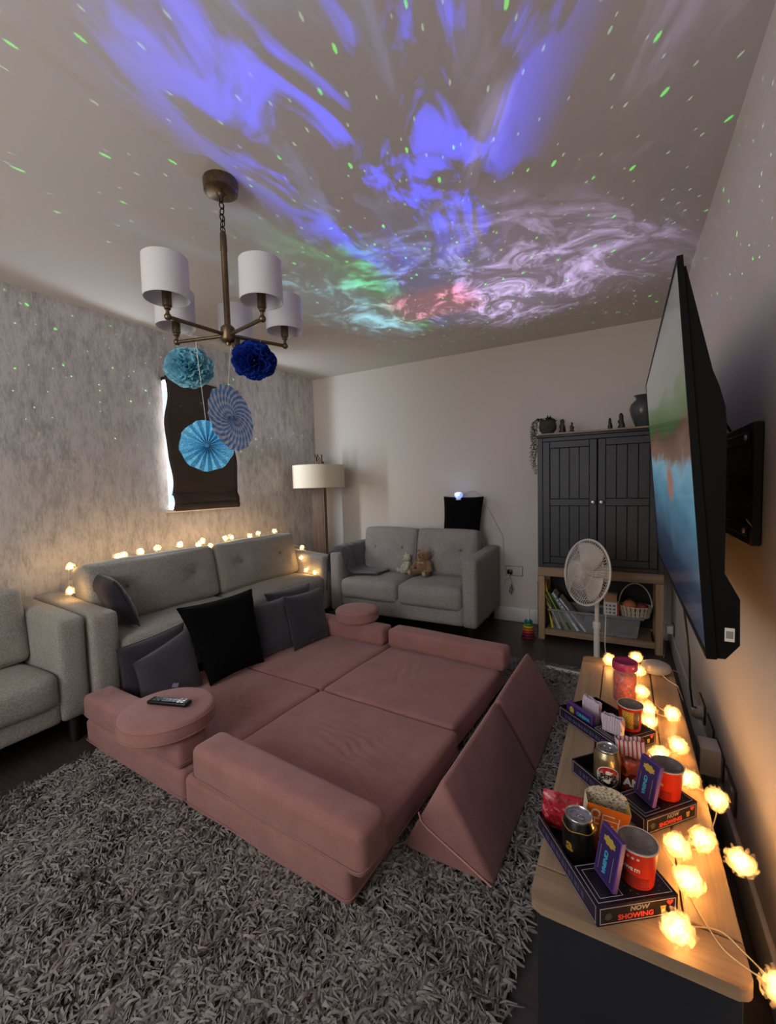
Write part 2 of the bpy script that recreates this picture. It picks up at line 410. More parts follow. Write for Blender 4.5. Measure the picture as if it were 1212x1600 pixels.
# ------------------------------------------------------------------ sofas
def make_sofa(name, label, W, D, loc, rot, mat, arm_w=.14, arm_h=.64, seat_h=.45, back_h=.81, ns=2, nb=2, back_z=.72, seed=0, tufts=2, slope=.05):
    t = thing(name, label, 'sofa', loc, rot)
    b = MB(); b.soft((W-2*arm_w+.01, D-.02, .16), .02, 8, c=(W/2, D/2+.005, .21), amp=.003, seed=seed); b.done('base', mat, t, 60)
    for k, x in enumerate((arm_w/2, W-arm_w/2)):
        def fn(q, p):
            if q.z > 0: q.z += slope*(p[1]*.5) * max(0, p[2])
            return q
        b = MB(); b.soft((arm_w, D-.01, arm_h-.13), .026, 10, (.006, .008, .006), .004, 5, seed+k, (x, D/2, (arm_h+.13)/2), fn); b.done('arm', mat, t, 60)
    b = MB(); b.soft((W-2*arm_w+.01, .12, back_z-.28), .03, 8, (0, .01, .01), .003, 5, seed+4, (W/2, D-.065, (back_z+.28)/2)); b.done('back_frame', mat, t, 60)
    iw = W-2*arm_w; sw = iw/ns
    for k in range(ns):
        b = MB(); b.soft((sw-.006, D-.20, .175), .045, 12, (.004, .018, .022), .006, 5, seed+10+k, (arm_w+sw*(k+.5), (D-.20)/2-.008, seat_h-.095)); b.done('seat_cushion', mat, t, 60)
    bw = iw/nb
    for k in range(nb):
        cx = arm_w+bw*(k+.5); hh = back_h-seat_h+.01; bs = []
        for i in range(tufts): bs.append(((i+.5)/tufts*2-1, .12))
        def fn(q, p, bs=bs, hh=hh):
            if p[1] < 0:
                for (u, v) in bs:
                    dx = (q.x-u*bw/2); dz = (q.z-v*hh/2); d2 = dx*dx+dz*dz
                    g = math.exp(-d2/(.05**2)); ang = math.atan2(dz, dx)
                    q.y += .034*g + .011*math.exp(-d2/(.12**2))*(math.cos(ang*6+u*3)) * min(1, d2/.0004)
            return q
        b = MB(); b.soft((bw-.006, .17, hh), .036, 18, (.006, .035, .012), .008, 6, seed+20+k, (0, 0, 0), fn)
        Mx = Matrix.Translation((cx, D-.235, seat_h+hh/2-.012)) @ Matrix.Rotation(R(-11), 4, 'X')
        bmesh.ops.transform(b.bm, matrix=Mx, verts=b.bm.verts[:]); o = b.done('back_cushion', mat, t, 60)
        for (u, v) in bs:
            p = Mx @ Vector((u*bw/2, -.085+.0, v*hh/2))
            bb = MB(); bb.sph((p.x, p.y-.002, p.z), (.013, .008, .013), 10, 6); bb.done('button', M_BUTTON, o)
    for x, y in ((.06, .06), (W-.06, .06), (.06, D-.08), (W-.06, D-.08)):
        b = MB(); b.cyl((x, y, 0), (x, y, .135), .020, .028, 12); b.done('leg', M_DARKLEG, t)
    return t
make_sofa('sofa', 'long grey-beige three-seater sofa along the wallpapered wall, draped with fairy lights', 2.04, .615, (-2.325, 1.118, 0), R(90), M_SOFA, .14, .64, .46, .82, 2, 2, .72, 1, slope=.05)
make_sofa('sofa', 'grey-beige sofa cut off by the left edge of the picture', 1.12, .60, (-2.34, -.012, 0), R(90), M_SOFA, .13, .65, .40, .76, 1, 1, .70, 5, slope=.04)
make_sofa('loveseat', 'two-seater greige sofa against the plain back wall under the black cushion', 1.345, .715, (-2.30, 3.06, 0), 0, M_SOFA2, .115, .665, .43, .83, 2, 2, .74, 9, slope=.03)

# ------------------------------------------------------------------ pillows
def pillow(name, label, c4, thick, mat, group=None, cat='cushion', seed=0, pin=.06, n=16, wr=.006, tag_piece=None, lie=0):
    """c4: bottom-left, bottom-right, top-right, top-left corners"""
    A, B, C, D_ = [Vector(c) for c in c4]
    nrm = ((B-A).cross(D_-A)).normalized(); cen = (A+B+C+D_)/4
    def pt(u, v, side):
        uu = u*(1-pin*(1-v*v)); vv = v*(1-pin*(1-u*u))
        s, t = (uu+1)/2, (vv+1)/2
        p = A*(1-s)*(1-t)+B*s*(1-t)+C*s*t+D_*(1-s)*t
        th = thick*((1-u**4)*(1-v**4))**.55
        w = wr*noise.noise(Vector((u*2.2+seed*5, v*2.2, side*2)))*(1-u*u*.5)
        w += wr*.5*noise.noise(Vector((u*6+seed*5, v*6, side*2)))
        return p + nrm*(side*th/2 + w*(1 if abs(u) < 1 and abs(v) < 1 else .4)) - cen
    bm = MB(); g = {}
    f = lambda i: math.sin((i/n*2-1)*PI/2)
    for side in (1, -1):
        for i in range(n+1):
            for j in range(n+1):
                edge = i in (0, n) or j in (0, n)
                if side == -1 and edge: g[side, i, j] = g[1, i, j]
                else: g[side, i, j] = bm.bm.verts.new(pt(f(i), f(j), side))
        for i in range(n):
            for j in range(n):
                q = [g[side, i, j], g[side, i+1, j], g[side, i+1, j+1], g[side, i, j+1]]
                if side < 0: q.reverse()
                try: bm.bm.faces.new(q)
                except ValueError: pass
    o = bm.done(name, mat, None, 180, cen); tag(o, label, cat, group)
    # piped seam round the edge
    ring = [pt(f(i), -1, 1) for i in range(n)]+[pt(1, f(j), 1) for j in range(n)]+[pt(f(n-i), 1, 1) for i in range(n)]+[pt(-1, f(n-j), 1) for j in range(n)]
    bm = MB(); bm.tube(ring, .0035, 5, None, True); bm.done('seam', mat, o)
    return o
MT = .145   # top of the play-sofa mats
pillow('scatter_cushion', 'charcoal velvet cushion slumped in the near corner of the long sofa', [(-2.40, 1.405, .475), (-2.76, 1.43, .475), (-2.80, 1.325, .80), (-2.46, 1.315, .745)], .11, M_CUSH_DK, seed=1, wr=.012)
pillow('scatter_cushion', 'rear slate cushion of the overlapping pair behind the remote', [(-2.235, 1.20, MT+.012), (-2.16, 1.47, MT+.012), (-2.245, 1.57, .465), (-2.265, 1.20, .432)], .10, M_CUSH_DK, 'cushions leaning on the long sofa', seed=2)
pillow('scatter_cushion', 'front slate cushion of the overlapping pair, white care tag at its foot', [(-2.105, 1.22, MT+.012), (-2.04, 1.52, MT+.012), (-2.15, 1.545, .47), (-2.185, 1.235, .36)], .10, M_CUSH_GREY, 'cushions leaning on the long sofa', seed=3)
pillow('scatter_cushion', 'large square black plush cushion leaning on the long sofa', [(-1.985, 1.53, MT+.012), (-1.955, 1.90, MT+.012), (-2.14, 2.00, .575), (-2.16, 1.475, .582)], .13, M_CUSH_BLK, 'cushions leaning on the long sofa', seed=4, pin=.07)
pillow('scatter_cushion', 'mid-grey velvet cushion half hidden beside the black one', [(-2.005, 1.93, MT+.012), (-1.96, 2.20, MT+.012), (-2.14, 2.30, .45), (-2.16, 1.95, .47)], .11, M_CUSH_GREY, 'cushions leaning on the long sofa', seed=5)
pillow('scatter_cushion', 'dark grey cushion last in the row, nearest the far corner', [(-1.90, 2.12, MT+.012), (-1.86, 2.44, MT+.012), (-2.04, 2.60, .465), (-2.06, 2.21, .475)], .11, M_CUSH_DK, 'cushions leaning on the long sofa', seed=6)
pillow('scatter_cushion', 'dark cushion of which only the top edge shows behind the last one', [(-2.10, 2.22, MT+.03), (-2.06, 2.54, MT+.03), (-2.22, 2.68, .455), (-2.25, 2.22, .475)], .09, M_CUSH_DK, 'cushions leaning on the long sofa', seed=7)
pillow('scatter_cushion', 'black square cushion propped on top of the loveseat back', [(-1.435, 3.655, .755), (-1.105, 3.655, .755), (-1.075, 3.705, 1.108), (-1.445, 3.705, 1.112)], .09, M_CUSH_BLK, seed=8, pin=.05)
b = MB(); b.box((-.014, -.0008, -.001), (.014, .0008, .02)); o = b.done('care_tag', plain('lilac_tag', '#a9a2c8', .7), None, 0, (0, 0, 0))
par = [x for x in bpy.data.objects if x.get('label', '').startswith('front slate')][0]; o.parent = par; o.location = Vector((-1.98, 1.315, .245))-par.location; o.rotation_euler = (R(12), R(20), R(75))

# ------------------------------------------------------------------ dusty pink modular play sofa
TH = R(-3.5); PV = Vector((-1.43, 1.79, 0)); RG = .018
def cw(u, v, z=0): return PV + Vector((u*math.cos(TH)-v*math.sin(TH), u*math.sin(TH)+v*math.cos(TH), z))
def foam(name, label, u0, u1, v0, v1, z0, z1, r=.022, n=10, puff=(.006, .006, .006), amp=.004, seed=0, group=None, wr=None, cat='foam block', twist=0):
    def fn(q, p):
        if wr and p[2] > 0:
            for (cx, cy, rad, a, fq, th) in wr:
                dx, dy = q.x-cx, q.y-cy; d = (dx*dx+dy*dy)/(rad*rad)
                s = dx*math.cos(th)+dy*math.sin(th)
                q.z += a*math.exp(-d*1.6)*math.sin(s*fq + 4*noise.noise(Vector((q.x*9, q.y*9, seed))))*p[2]
        return q
    b = MB(); b.soft((u1-u0, v1-v0, z1-z0), r, n, puff, amp, 5, seed, (0, 0, 0), fn, warp=not wr)
    o = b.done(name, M_PINK, None, 60, cw((u0+u1)/2, (v0+v1)/2, (z0+z1)/2)); o.rotation_euler = (0, 0, TH+twist)
    tag(o, label, cat, group)
    # the zipped seam running round the block
    hx, hy, r2 = (u1-u0)/2+.004, (v1-v0)/2+.004, r
    pts = []
    for sx, sy, a0 in ((1, 1, 0), (-1, 1, 90), (-1, -1, 180), (1, -1, 270)):
        for k in range(4):
            a = R(a0+30*k); pts.append((sx*(hx-r2)+r2*math.cos(a), sy*(hy-r2)+r2*math.sin(a), -(z1-z0)*.28))
    b = MB(); b.tube(pts, .002, 5, None, True); b.done('seam', M_PINK, o)
    return o
g = 'mats of the pink play sofa'
foam('play_sofa_mat', 'pink foam mat nearest the grey sofa cut off on the left', -.80, -.006, -.80, -.006, RG, MT, n=84, seed=1, group=g, cat='foam mat', wr=[(.02, .02, .17, .0028, 120, .9), (.22, .05, .12, .0025, 130, 1.9)])
foam('play_sofa_mat', 'large pink foam mat with creased top, between front bolster and wedges', .006, .80, -.80, -.006, RG, MT, n=92, seed=2, group=g, cat='foam mat', wr=[(.05, .03, .20, .0034, 150, 1.3), (-.10, .12, .16, .0028, 120, 1.7), (.16, -.08, .14, .0028, 140, 1.1)])
foam('play_sofa_mat', 'pink foam mat in the far left under the grey velvet cushions', -.80, -.006, .006, .78, RG, MT, n=16, seed=3, group=g, cat='foam mat')
foam('play_sofa_mat', 'pink foam mat in the far right in front of the long back bolster', .006, .772, .006, .78, RG, MT, n=84, seed=4, group=g, cat='foam mat', wr=[(-.10, .0, .15, .0032, 110, .4), (.02, -.12, .10, .0022, 120, 1.2)])
g = 'bolsters of the pink play sofa'
foam('play_sofa_bolster', 'low pink foam bolster carrying the remote and round cushion', -.81, -.025, -.80, -.665, MT, .262, .02, seed=5, group=g, n=10)
foam('play_sofa_bolster', 'big pink foam bolster across the front of the play sofa', .075, .865, -.815, -.675, MT, .285, .028, seed=6, group=g, n=14, twist=R(-1.0))
foam('play_sofa_bolster', 'pink foam bolster under the far round cushion', -.72, -.03, .655, .79, MT, .262, .02, seed=7, group=g)
foam('play_sofa_bolster', 'long pink foam bolster along the far right edge', .005, .80, .665, .80, MT, .268, .022, seed=8, group=g, twist=R(-1.5))
def round_cushion(label, x, y, z, rad, h, tilt, seed):
    t = thing('round_cushion', label, 'round cushion', (x, y, z), (tilt[0], tilt[1], seed), 'round pink cushions')
    pr = [(0, 0)] + [(rad-.02+.02*math.sin(a), .02-.02*math.cos(a)) for a in np.linspace(0, PI/2, 5)] + [(rad-.02+.02*math.cos(a), h-.02+.02*math.sin(a)) for a in np.linspace(0, PI/2, 5)] + [(rad*.6, h+.006), (rad*.3, h+.009), (0, h+.01)]
    b = MB(); b.lathe(pr, 48); b.done('cover', M_PINK, t, 60)
    b = MB(); b.torus((0, 0, h*.82), rad+.0005, .0022, seg=48, sec=5); b.torus((0, 0, h*.2), rad+.0005, .0022, seg=48, sec=5); b.done('piping', M_PINK, t)
    return t
round_cushion('near round pink cushion with the remote lying on it', -1.655, 1.062, .266, .185, .075, (0, 0), 1)
round_cushion('small round pink cushion on the far bolster by the loveseat', -1.69, 2.565, .266, .155, .085, (0, 0), 2)

def wedge(label, y0, y1, seed, piping):
    t = thing('foam_wedge', label, 'foam wedge', (-.473 if piping else -.452, (y0+y1)/2, RG), (0, 0, R(-2.2)), 'pink foam wedges by the media unit')
    L = (y1-y0)/2-.003
    b = MB(); b.prism([(-.158, 0), (.162, 0), (-.012, .285)], -L, L, 1)
    es = b.bm.edges[:]
    bmesh.ops.bevel(b.bm, geom=es, offset=.020, segments=3, affect='EDGES', profile=.5)
    bmesh.ops.triangulate(b.bm, faces=[f for f in b.bm.faces if len(f.verts) > 4])
    es = [e for e in b.bm.edges if e.calc_length() > .12]
    bmesh.ops.subdivide_edges(b.bm, edges=es, cuts=6)
    for v in b.bm.verts: v.co += Vector((.004*noise.noise(v.co*6+Vector((seed, 0, 0))), .004*noise.noise(v.co*5+Vector((0, seed, 3))), 0))
    b.done('cover', M_PINK, t, 50)
    if piping:
        b = MB(); b.tube([(-.092, -L-.003, .152), (-.085, -L-.004, .128), (-.06, -L-.005, .11), (.06, -L-.005, .055), (.148, -L-.004, .012)], .0028, 6); b.done('piping', M_PINK_TRIM, t)
    b = MB(); b.tube([(-.155, -L+.02, .006), (-.155, L-.02, .006)], .002, 5); b.done('seam', M_PINK, t)
wedge('near pink triangular foam wedge with pale piping on its end', 1.195, 1.785, 1, True)
wedge('far pink triangular foam wedge towards the fan', 1.79, 2.385, 2, False)
b = MB(); b.box((-.02, -.0006, 0), (.02, .0006, .02)); o = b.done('care_label', plain('blue_grey_label', '#5d6a86', .7), None, 0)
par = [x for x in bpy.data.objects if x.get('label', '').startswith('large pink foam mat')][0]
o.parent = par; o.location = (.402, -.30, .005); o.rotation_euler = (R(20), 0, R(90))

# ------------------------------------------------------------------ shag rug
def make_rug():
    RX0, RX1, RY0, RY1 = -2.19, -.235, .25, 2.93
    t = thing('shag_rug', 'large dark grey-brown shaggy rug under the pink play sofa', 'rug', ((RX0+RX1)/2, (RY0+RY1)/2, 0))
    b = MB(); b.box((RX0-t.location.x, RY0-t.location.y, .001), (RX1-t.location.x, RY1-t.location.y, .008), .003, 1)
    b.done('backing', plain('rug_backing', '#3a3532', .95), t)
    N = 92000
    x = rng.uniform(RX0, RX1, N); y = rng.uniform(RY0, RY1, N)
    du, dv = x-PV.x, y-PV.y
    u = du*math.cos(TH)+dv*math.sin(TH); v = -du*math.sin(TH)+dv*math.cos(TH)
    keep = ~((np.abs(u) < .77) & (v > -.77) & (v < .75)) & ~((x > -.60) & (x < -.35) & (y > 1.23) & (y < 2.35))
    keep &= ~((y > 1.4) & (x < -1.9))
    near = y < 1.3; keep &= (near | (rng.random(N) < .75))
    x, y = x[keep], y[keep]; n = len(x)
    ang = np.array([noise.noise(Vector((a*5.5, c*5.5, 1.3)))*4.0 + noise.noise(Vector((a*22, c*22, 4)))*4.0 for a, c in zip(x, y)]) + rng.normal(0, 1.0, n)
    L = rng.uniform(.030, .058, n); wd = rng.uniform(.0020, .0042, n); hh = rng.uniform(.010, .026, n)
    dx, dy = np.cos(ang), np.sin(ang); px, py = -dy, dx
    curl = rng.normal(0, .35, n)
    segs = 4; V = np.zeros((n, segs+1, 2, 3))
    for k in range(segs+1):
        s = k/segs; f = L*s; side = curl*L*s*s
        zz = .006 + hh*np.sin(np.minimum(s*1.25, 1)*PI*.62) - .004*s*s
        cx = x+dx*f*.85+px*side; cy = y+dy*f*.85+py*side; wk = wd*(1-.55*s*s)
        tw = rng.normal(0, .15, n)
        for q, sg in ((0, -1), (1, 1)):
            V[:, k, q, 0] = cx+px*wk*sg; V[:, k, q, 1] = cy+py*wk*sg; V[:, k, q, 2] = zz+wk*sg*(.5+tw)
    base = np.arange(n)[:, None]*(2*(segs+1)); F = []
    for k in range(segs):
        a = base+2*k; F.append(np.concatenate([a, a+1, a+3, a+2], 1))
    F = np.stack(F, 1).reshape(-1, 4)
    V = V.reshape(-1, 3) - np.array([t.location.x, t.location.y, 0])
    me = bpy.data.meshes.new('pile'); me.vertices.add(len(V)); me.vertices.foreach_set('co', V.ravel())
    me.loops.add(F.size); me.loops.foreach_set('vertex_index', F.ravel().astype(np.int32))
    me.polygons.add(len(F)); me.polygons.foreach_set('loop_start', np.arange(0, F.size, 4, dtype=np.int32)); me.polygons.foreach_set('loop_total', np.full(len(F), 4, dtype=np.int32))
    me.update(); me.validate()
    m, nt, bs = mat_base('shaggy_yarn')
    rnd = nt.new('ShaderNodeNewGeometry').outputs['Random Per Island']
    nt.put(bs.inputs['Base Color'], nt.ramp(rnd, [(0, lin('#686362')), (.25, lin('#817c79')), (.5, lin('#8e8b86')), (.68, lin('#746d6b')), (.84, lin('#9a9691')), (1, lin('#8a7b78'))]))
    bs.inputs['Roughness'].default_value = .8; bs.inputs['Specular IOR Level'].default_value = .25
    o = put('pile', me, m, t, 180); o['kind'] = 'stuff'
make_rug()

# ------------------------------------------------------------------ charcoal cupboard standing on an oak bench
CX0, CX1, CY0, CY1 = -.575, .25, 3.437, 3.775
def make_bench():
    t = thing('oak_bench', 'low light-oak bench with slatted shelf holding toys under the dark cupboard', 'bench', ((CX0+CX1)/2, CY0, 0))
    ox = -(CX0+CX1)/2; X0, X1 = CX0+ox, CX1+ox; d = CY1-CY0; tp = .048
    for x in (X0, X1-tp):
        for y in (0, d-tp):
            b = MB(); b.box((x, y, 0), (x+tp, y+tp, .50), .003, 1); b.done('leg', M_OAKZ, t)
    b = MB(); b.box((X0, 0, .50), (X1, d, .571), .004, 1); b.done('top', M_OAKX, t)
    for y in (.004, d-.026):
        b = MB(); b.box((X0+tp, y, .04), (X1-tp, y+.022, .085), .002, 1); b.done('rail', M_OAKX, t)
    b = MB(); b.box((X0+tp, d-.012, .086), (X1-tp, d-.004, .4995)); b.done('shade_back_panel', M_CHAR_DK, t, 0)  # added dark sheet, its colour stands in for shade behind the shelf
    ns = 6; w = (X1-X0-2*tp-.01)/ns
    for k in range(ns):
        b = MB(); b.box((X0+tp+.008+k*w, .027, .066), (X0+tp+k*w+w-.006, d-.027, .084), .002, 1); b.done('slat', M_OAK, t)
make_bench()
def make_cupboard():
    z0, z1 = .572, 1.555
    t = thing('cupboard', 'tall charcoal two-door cupboard with grooved panels and round metal knobs', 'cupboard', ((CX0+CX1)/2, CY0, z0))
    W = CX1-CX0; h = z1-z0; d = CY1-CY0
    b = MB()
    b.box((-W/2, .022, 0), (-W/2+.02, d, h)); b.box((W/2-.02, .022, 0), (W/2, d, h)); b.box((-W/2+.02, d-.01, 0), (W/2-.02, d, h)); b.box((-W/2+.02, .022, 0), (W/2-.02, d-.01, .02)); b.box((-W/2+.02, .022, h-.02), (W/2-.02, d-.01, h))
    b.done('carcass', M_CHAR, t, 0)
    b = MB()
    b.box((-W/2, 0, 0), (-W/2+.036, .0215, h), .002, 1); b.box((W/2-.036, 0, 0), (W/2, .0215, h), .002, 1); b.box((-W/2+.0365, 0, h-.028), (W/2-.0365, .0215, h), .002, 1); b.box((-W/2+.0365, 0, 0), (W/2-.0365, .0215, .03), .002, 1)
    b.done('face_frame', M_CHAR, t)
    b = MB(); b.box((-W/2-.008, -.012, h), (W/2+.008, d, h+.022), .005, 2); b.done('cornice', M_CHAR, t)
    b = MB(); b.box((-W/2+.005, .0, h+.0222), (W/2-.005, d-.002, h+.034), .002, 1); b.done('top_board', M_OAKX, t)
    dw = (W-.072)/2-.004; dh = h-.062
    for s in (-1, 1):
        x0 = -W/2+.038 if s < 0 else .002; x1 = x0+dw-.002
        st = .05; zb, zt = .032, .032+dh; zm = zb+dh*.505
        b = MB()
        b.box((x0, -.001, zb), (x0+st, .020, zt), .003, 1); b.box((x1-st, -.001, zb), (x1, .020, zt), .003, 1)
        b.box((x0+st, -.001, zb), (x1-st, .020, zb+st), .003, 1); b.box((x0+st, -.001, zt-st), (x1-st, .020, zt), .003, 1); b.box((x0+st, -.001, zm-.026), (x1-st, .020, zm+.026), .003, 1)
        door = b.done('door', M_CHAR, t)
        for za, zc in ((zb+st, zm-.026), (zm+.026, zt-st)):
            bw = (x1-x0-2*st)/4
            for k in range(4):
                b = MB(); b.box((x0+st+k*bw+.0012, .009, za+.001), (x0+st+(k+1)*bw-.0012, .018, zc-.001), .002, 1); b.done('panel_board', M_CHAR, door)
        kx = x1-.024 if s < 0 else x0+.024
        Mk = Matrix.Translation((kx, -.001, zm)) @ Matrix.Rotation(R(90), 4, 'X')
        b = MB(); b.lathe([(0, 0), (.006, 0), (.006, .012), (.014, .016), (.016, .022), (.013, .028), (.006, .030), (0, .030)], 20, Mk); b.done('knob', M_CHROME, door)
make_cupboard()
TOPZ = 1.555+.034+.0005
# things on the cupboard
def make_plant():
    t = thing('potted_plant', 'trailing string-of-beads plant in a round pot on the cupboard end', 'plant', (-.515, 3.53, TOPZ))
    b = MB(); b.lathe([(0, 0), (.035, 0), (.06, .03), (.066, .06), (.058, .095), (.05, .105), (.045, .1), (.05, .06), (0, .05)], 28)
    for v in b.bm.verts: v.co += v.co.normalized()*.004*noise.noise(v.co*60)
    b.done('pot', plain('mossy_dark_pot', '#3d4038', .9, nscale=90, namt=.5, bump=.4), t)
    M_LEAF = plain('deep_green_leaf', '#27361f', .6, nscale=40, namt=.35)
    for k in range(11):
        a = PI+random.uniform(-1.1, 1.1); r = random.uniform(.03, .05); ln = random.uniform(.05, .40) if k < 8 else random.uniform(.3, .42)
        sx = -.062-random.uniform(.0, .035); sy = -.03+random.uniform(-.035, .03)
        pts = [Vector((-.02+r*.4*math.cos(a), .3*r*math.sin(a), .10)), Vector((sx*.75, sy*.6, .125)), Vector((sx-.012, sy, .09))]
        m = 8
        for i in range(1, m+1): pts.append(Vector((sx-.016+.006*math.sin(i*1.3+k), sy+.006*math.cos(i+k), .09-ln*i/m)))
        b = MB(); b.tube(pts, .0012, 4); vine = b.done('vine', M_LEAF, t)
        b = MB()
        for i in range(1, len(pts)):
            for q in range(3):
                p = pts[i-1].lerp(pts[i], (q+random.random())/3); s = random.choice((-1, 1))
                d = Vector((s*random.uniform(.008, .017), random.uniform(-.01, .01), -random.uniform(.0, .012)))
                e = Vector((0, random.uniform(.002, .004), random.uniform(.002, .004)))
                b.poly([p, p+d*.5+e, p+d, p+d*.5-e])
        b.done('leaves', M_LEAF, vine, 0)['kind'] = 'stuff'
    b = MB()
    for k in range(260):
        a = random.uniform(0, 2*PI); r = .058*math.sqrt(random.random()); p = Vector((r*math.cos(a), r*math.sin(a), .095+.04*(1-(r/.06)**2)*random.random()))
        d = Vector((random.uniform(-1, 1), random.uniform(-1, 1), random.uniform(0, 1.2)))*.014; e = d.cross(Vector((.3, .5, .8)))*.35
        b.poly([p, p+d*.5+e, p+d, p+d*.5-e])
    b.done('foliage', M_LEAF, t, 0)['kind'] = 'stuff'
make_plant()
M_CARVE = plain('dark_carved_wood', '#2a1713', .45, nscale=50, namt=.3)
def figurine(label, x, y, h, w, seed):
    b = MB(); pr = [(0, 0), (.5, 0), (.55, .12), (.42, .3), (.5, .45), (.36, .62), (.28, .7), (.33, .8), (.26, .93), (0, 1)]
    b.lathe([(r*w, z*h) for r, z in pr], 14)
    for v in b.bm.verts:
        v.co.x *= 1.15; v.co.y *= .8
        v.co += Vector((noise.noise(v.co*70+Vector((seed, 0, 0))), noise.noise(v.co*70+Vector((0, seed, 0))), 0))*.009*min(1, v.co.z*40)
    t = thing('carved_figurine', label, 'figurine', (x, y, TOPZ), 0, 'dark carved figurines on the cupboard')
    b.done('figure', M_CARVE, t, 60)
    b = MB(); b.lathe([(0, -.0), (w*.62, 0), (w*.62, .006), (w*.5, .008), (0, .008)], 14); b.done('plinth', M_CARVE, t)
    return t
figurine('taller carved dark figurine beside the trailing plant', -.405, 3.50, .105, .040, 1)
figurine('shorter carved dark figurine of the pair beside the plant', -.338, 3.485, .075, .026, 2)
figurine('smaller pointed carved figurine near the grey vase', -.085, 3.50, .085, .026, 3)
figurine('broad carved dark figurine next to the grey vase', -.015, 3.52, .115, .034, 4)
def make_vase():
    t = thing('vase', 'dark grey glass vase with flared lip on the cupboard', 'vase', (.118, 3.565, TOPZ))
    pr = [(0, 0), (.038, 0), (.045, .01), (.075, .09), (.083, .135), (.074, .17), (.048, .195), (.04, .205), (.05, .222), (.058, .228), (.053, .226), (.034, .205), (.07, .165), (.078, .135), (.04, .015), (0, .012)]
    b = MB(); b.lathe(pr, 36); b.done('body', plain('smoked_grey_ceramic', '#474a4d', .3, nscale=14, namt=.35), t, 60)
    b = MB(); b.torus((0, 0, .205), .0415, .0025, seg=32, sec=6); b.done('neck_ring', plain('dark_neck_ring', '#33363a', .4), t)
make_vase()
# things in the bench
def make_tub():
    t = thing('storage_tub', 'clear plastic storage tub with grey rim full of toys in the bench', 'tub', (-.185, 3.59, .0845))
    m, nt, bs = mat_base('hazy_clear_plastic'); bs.inputs['Base Color'].default_value = (.62, .64, .68, 1); bs.inputs['Roughness'].default_value = .2; bs.inputs['Alpha'].default_value = .35
    w, d, h = .30, .12, .145
    b = MB(); q = []
    def ring(k, z): return [(-w*k, -d*k, z), (w*k, -d*k, z), (w*k, d*k, z), (-w*k, d*k, z)]
    A, B_ = ring(.93, 0), ring(1, h)
    b.poly(A)
    for i in range(4): b.poly([A[i], A[(i+1) % 4], B_[(i+1) % 4], B_[i]])
    bmesh.ops.remove_doubles(b.bm, verts=b.bm.verts[:], dist=1e-5); b.done('bin', m, t, 0)
    b = MB()
    for lo, hi in (((-w-.022, -d-.022, h-.002), (w+.022, -d+.002, h+.012)), ((-w-.022, d-.002, h-.002), (w+.022, d+.022, h+.012)), ((-w-.022, -d+.002, h-.002), (-w+.002, d-.002, h+.012)), ((w-.002, -d+.002, h-.002), (w+.022, d-.002, h+.012))): b.box(lo, hi, .004, 1)
    b.done('rim', plain('grey_tub_rim', '#8a8c90', .4), t)
    for x, s, c in ((-.18, (.17, .15, .10), '#5b3b46'), (.02, (.16, .16, .11), '#3b3f44'), (.18, (.13, .17, .12), '#2f3436')):
        b = MB(); b.soft((s[0], s[1], s[2]), .02, 4, (.01, .01, .01), .006, 12, 3, (x, 0, s[2]/2+.002)); b.done('toy', plain('toy_'+c[1:], c, .7), t)
    # a flat lid half over the contents
    b = MB(); b.box((.005, -d+.004, h-.012), (w-.004, d-.004, h-.004), .002, 1); b.done('half_lid', plain('grey_lid', '#7b7d80', .45), t)
make_tub()
zt = .0845+.145
bk = [('#c7b428', .225, 'tall yellow book leaning at the left end of the tub'), ('#2c2f2a', .20, 'thin black book leaning next to the yellow one'), ('#b9bfae', .19, 'thin pale book leaning third in the tub'), ('#27431f', .195, 'dark green book leaning fourth in the tub'), ('#8a9a3f', .185, 'olive green book leaning fifth in the tub'), ('#1f2620', .19, 'black-spined book leaning sixth in the tub'), ('#5f8a35', .18, 'bright green book leaning seventh in the tub'), ('#cdd6da', .20, 'white book with blue print leaning amid the tub'), ('#33557a', .175, 'blue book leaning behind the fan head'), ('#d2cfc4', .17, 'off-white book leaning last behind the fan')]
for i, (c, h, lab) in enumerate(bk):
    th = .016 if i in (0, 7) else .010
    x = -.475+i*.026; lean = R(-18-2.2*i) if i else R(-9)
    t = thing('book', lab, 'book', (x, 3.55, .0885), (0, lean, 0), 'books leaning in the tub')
    hh = h+.13
    b = MB(); b.box((-th/2, -.075, 0), (-th/2+.0015, .075, hh)); b.box((th/2-.0015, -.075, 0), (th/2, .075, hh)); b.box((-th/2+.0015, -.075, 0), (th/2-.0015, -.073, hh)); b.done('cover', plain('book_'+str(i), c, .5, nscale=25, namt=.2), t, 0)
    b = MB(); b.box((-th/2+.0016, -.0725, .002), (th/2-.0016, .073, hh-.003)); b.done('pages', M_PAPERW, t, 0)
    if i == 7:
        b = MB()
        for k in range(4): b.box((-.004, -.0757, hh*.55+k*.03), (.004, -.0752, hh*.55+k*.03+.018))
        b.done('spine_print', plain('blue_print', '#2a4f8a', .5), t, 0)
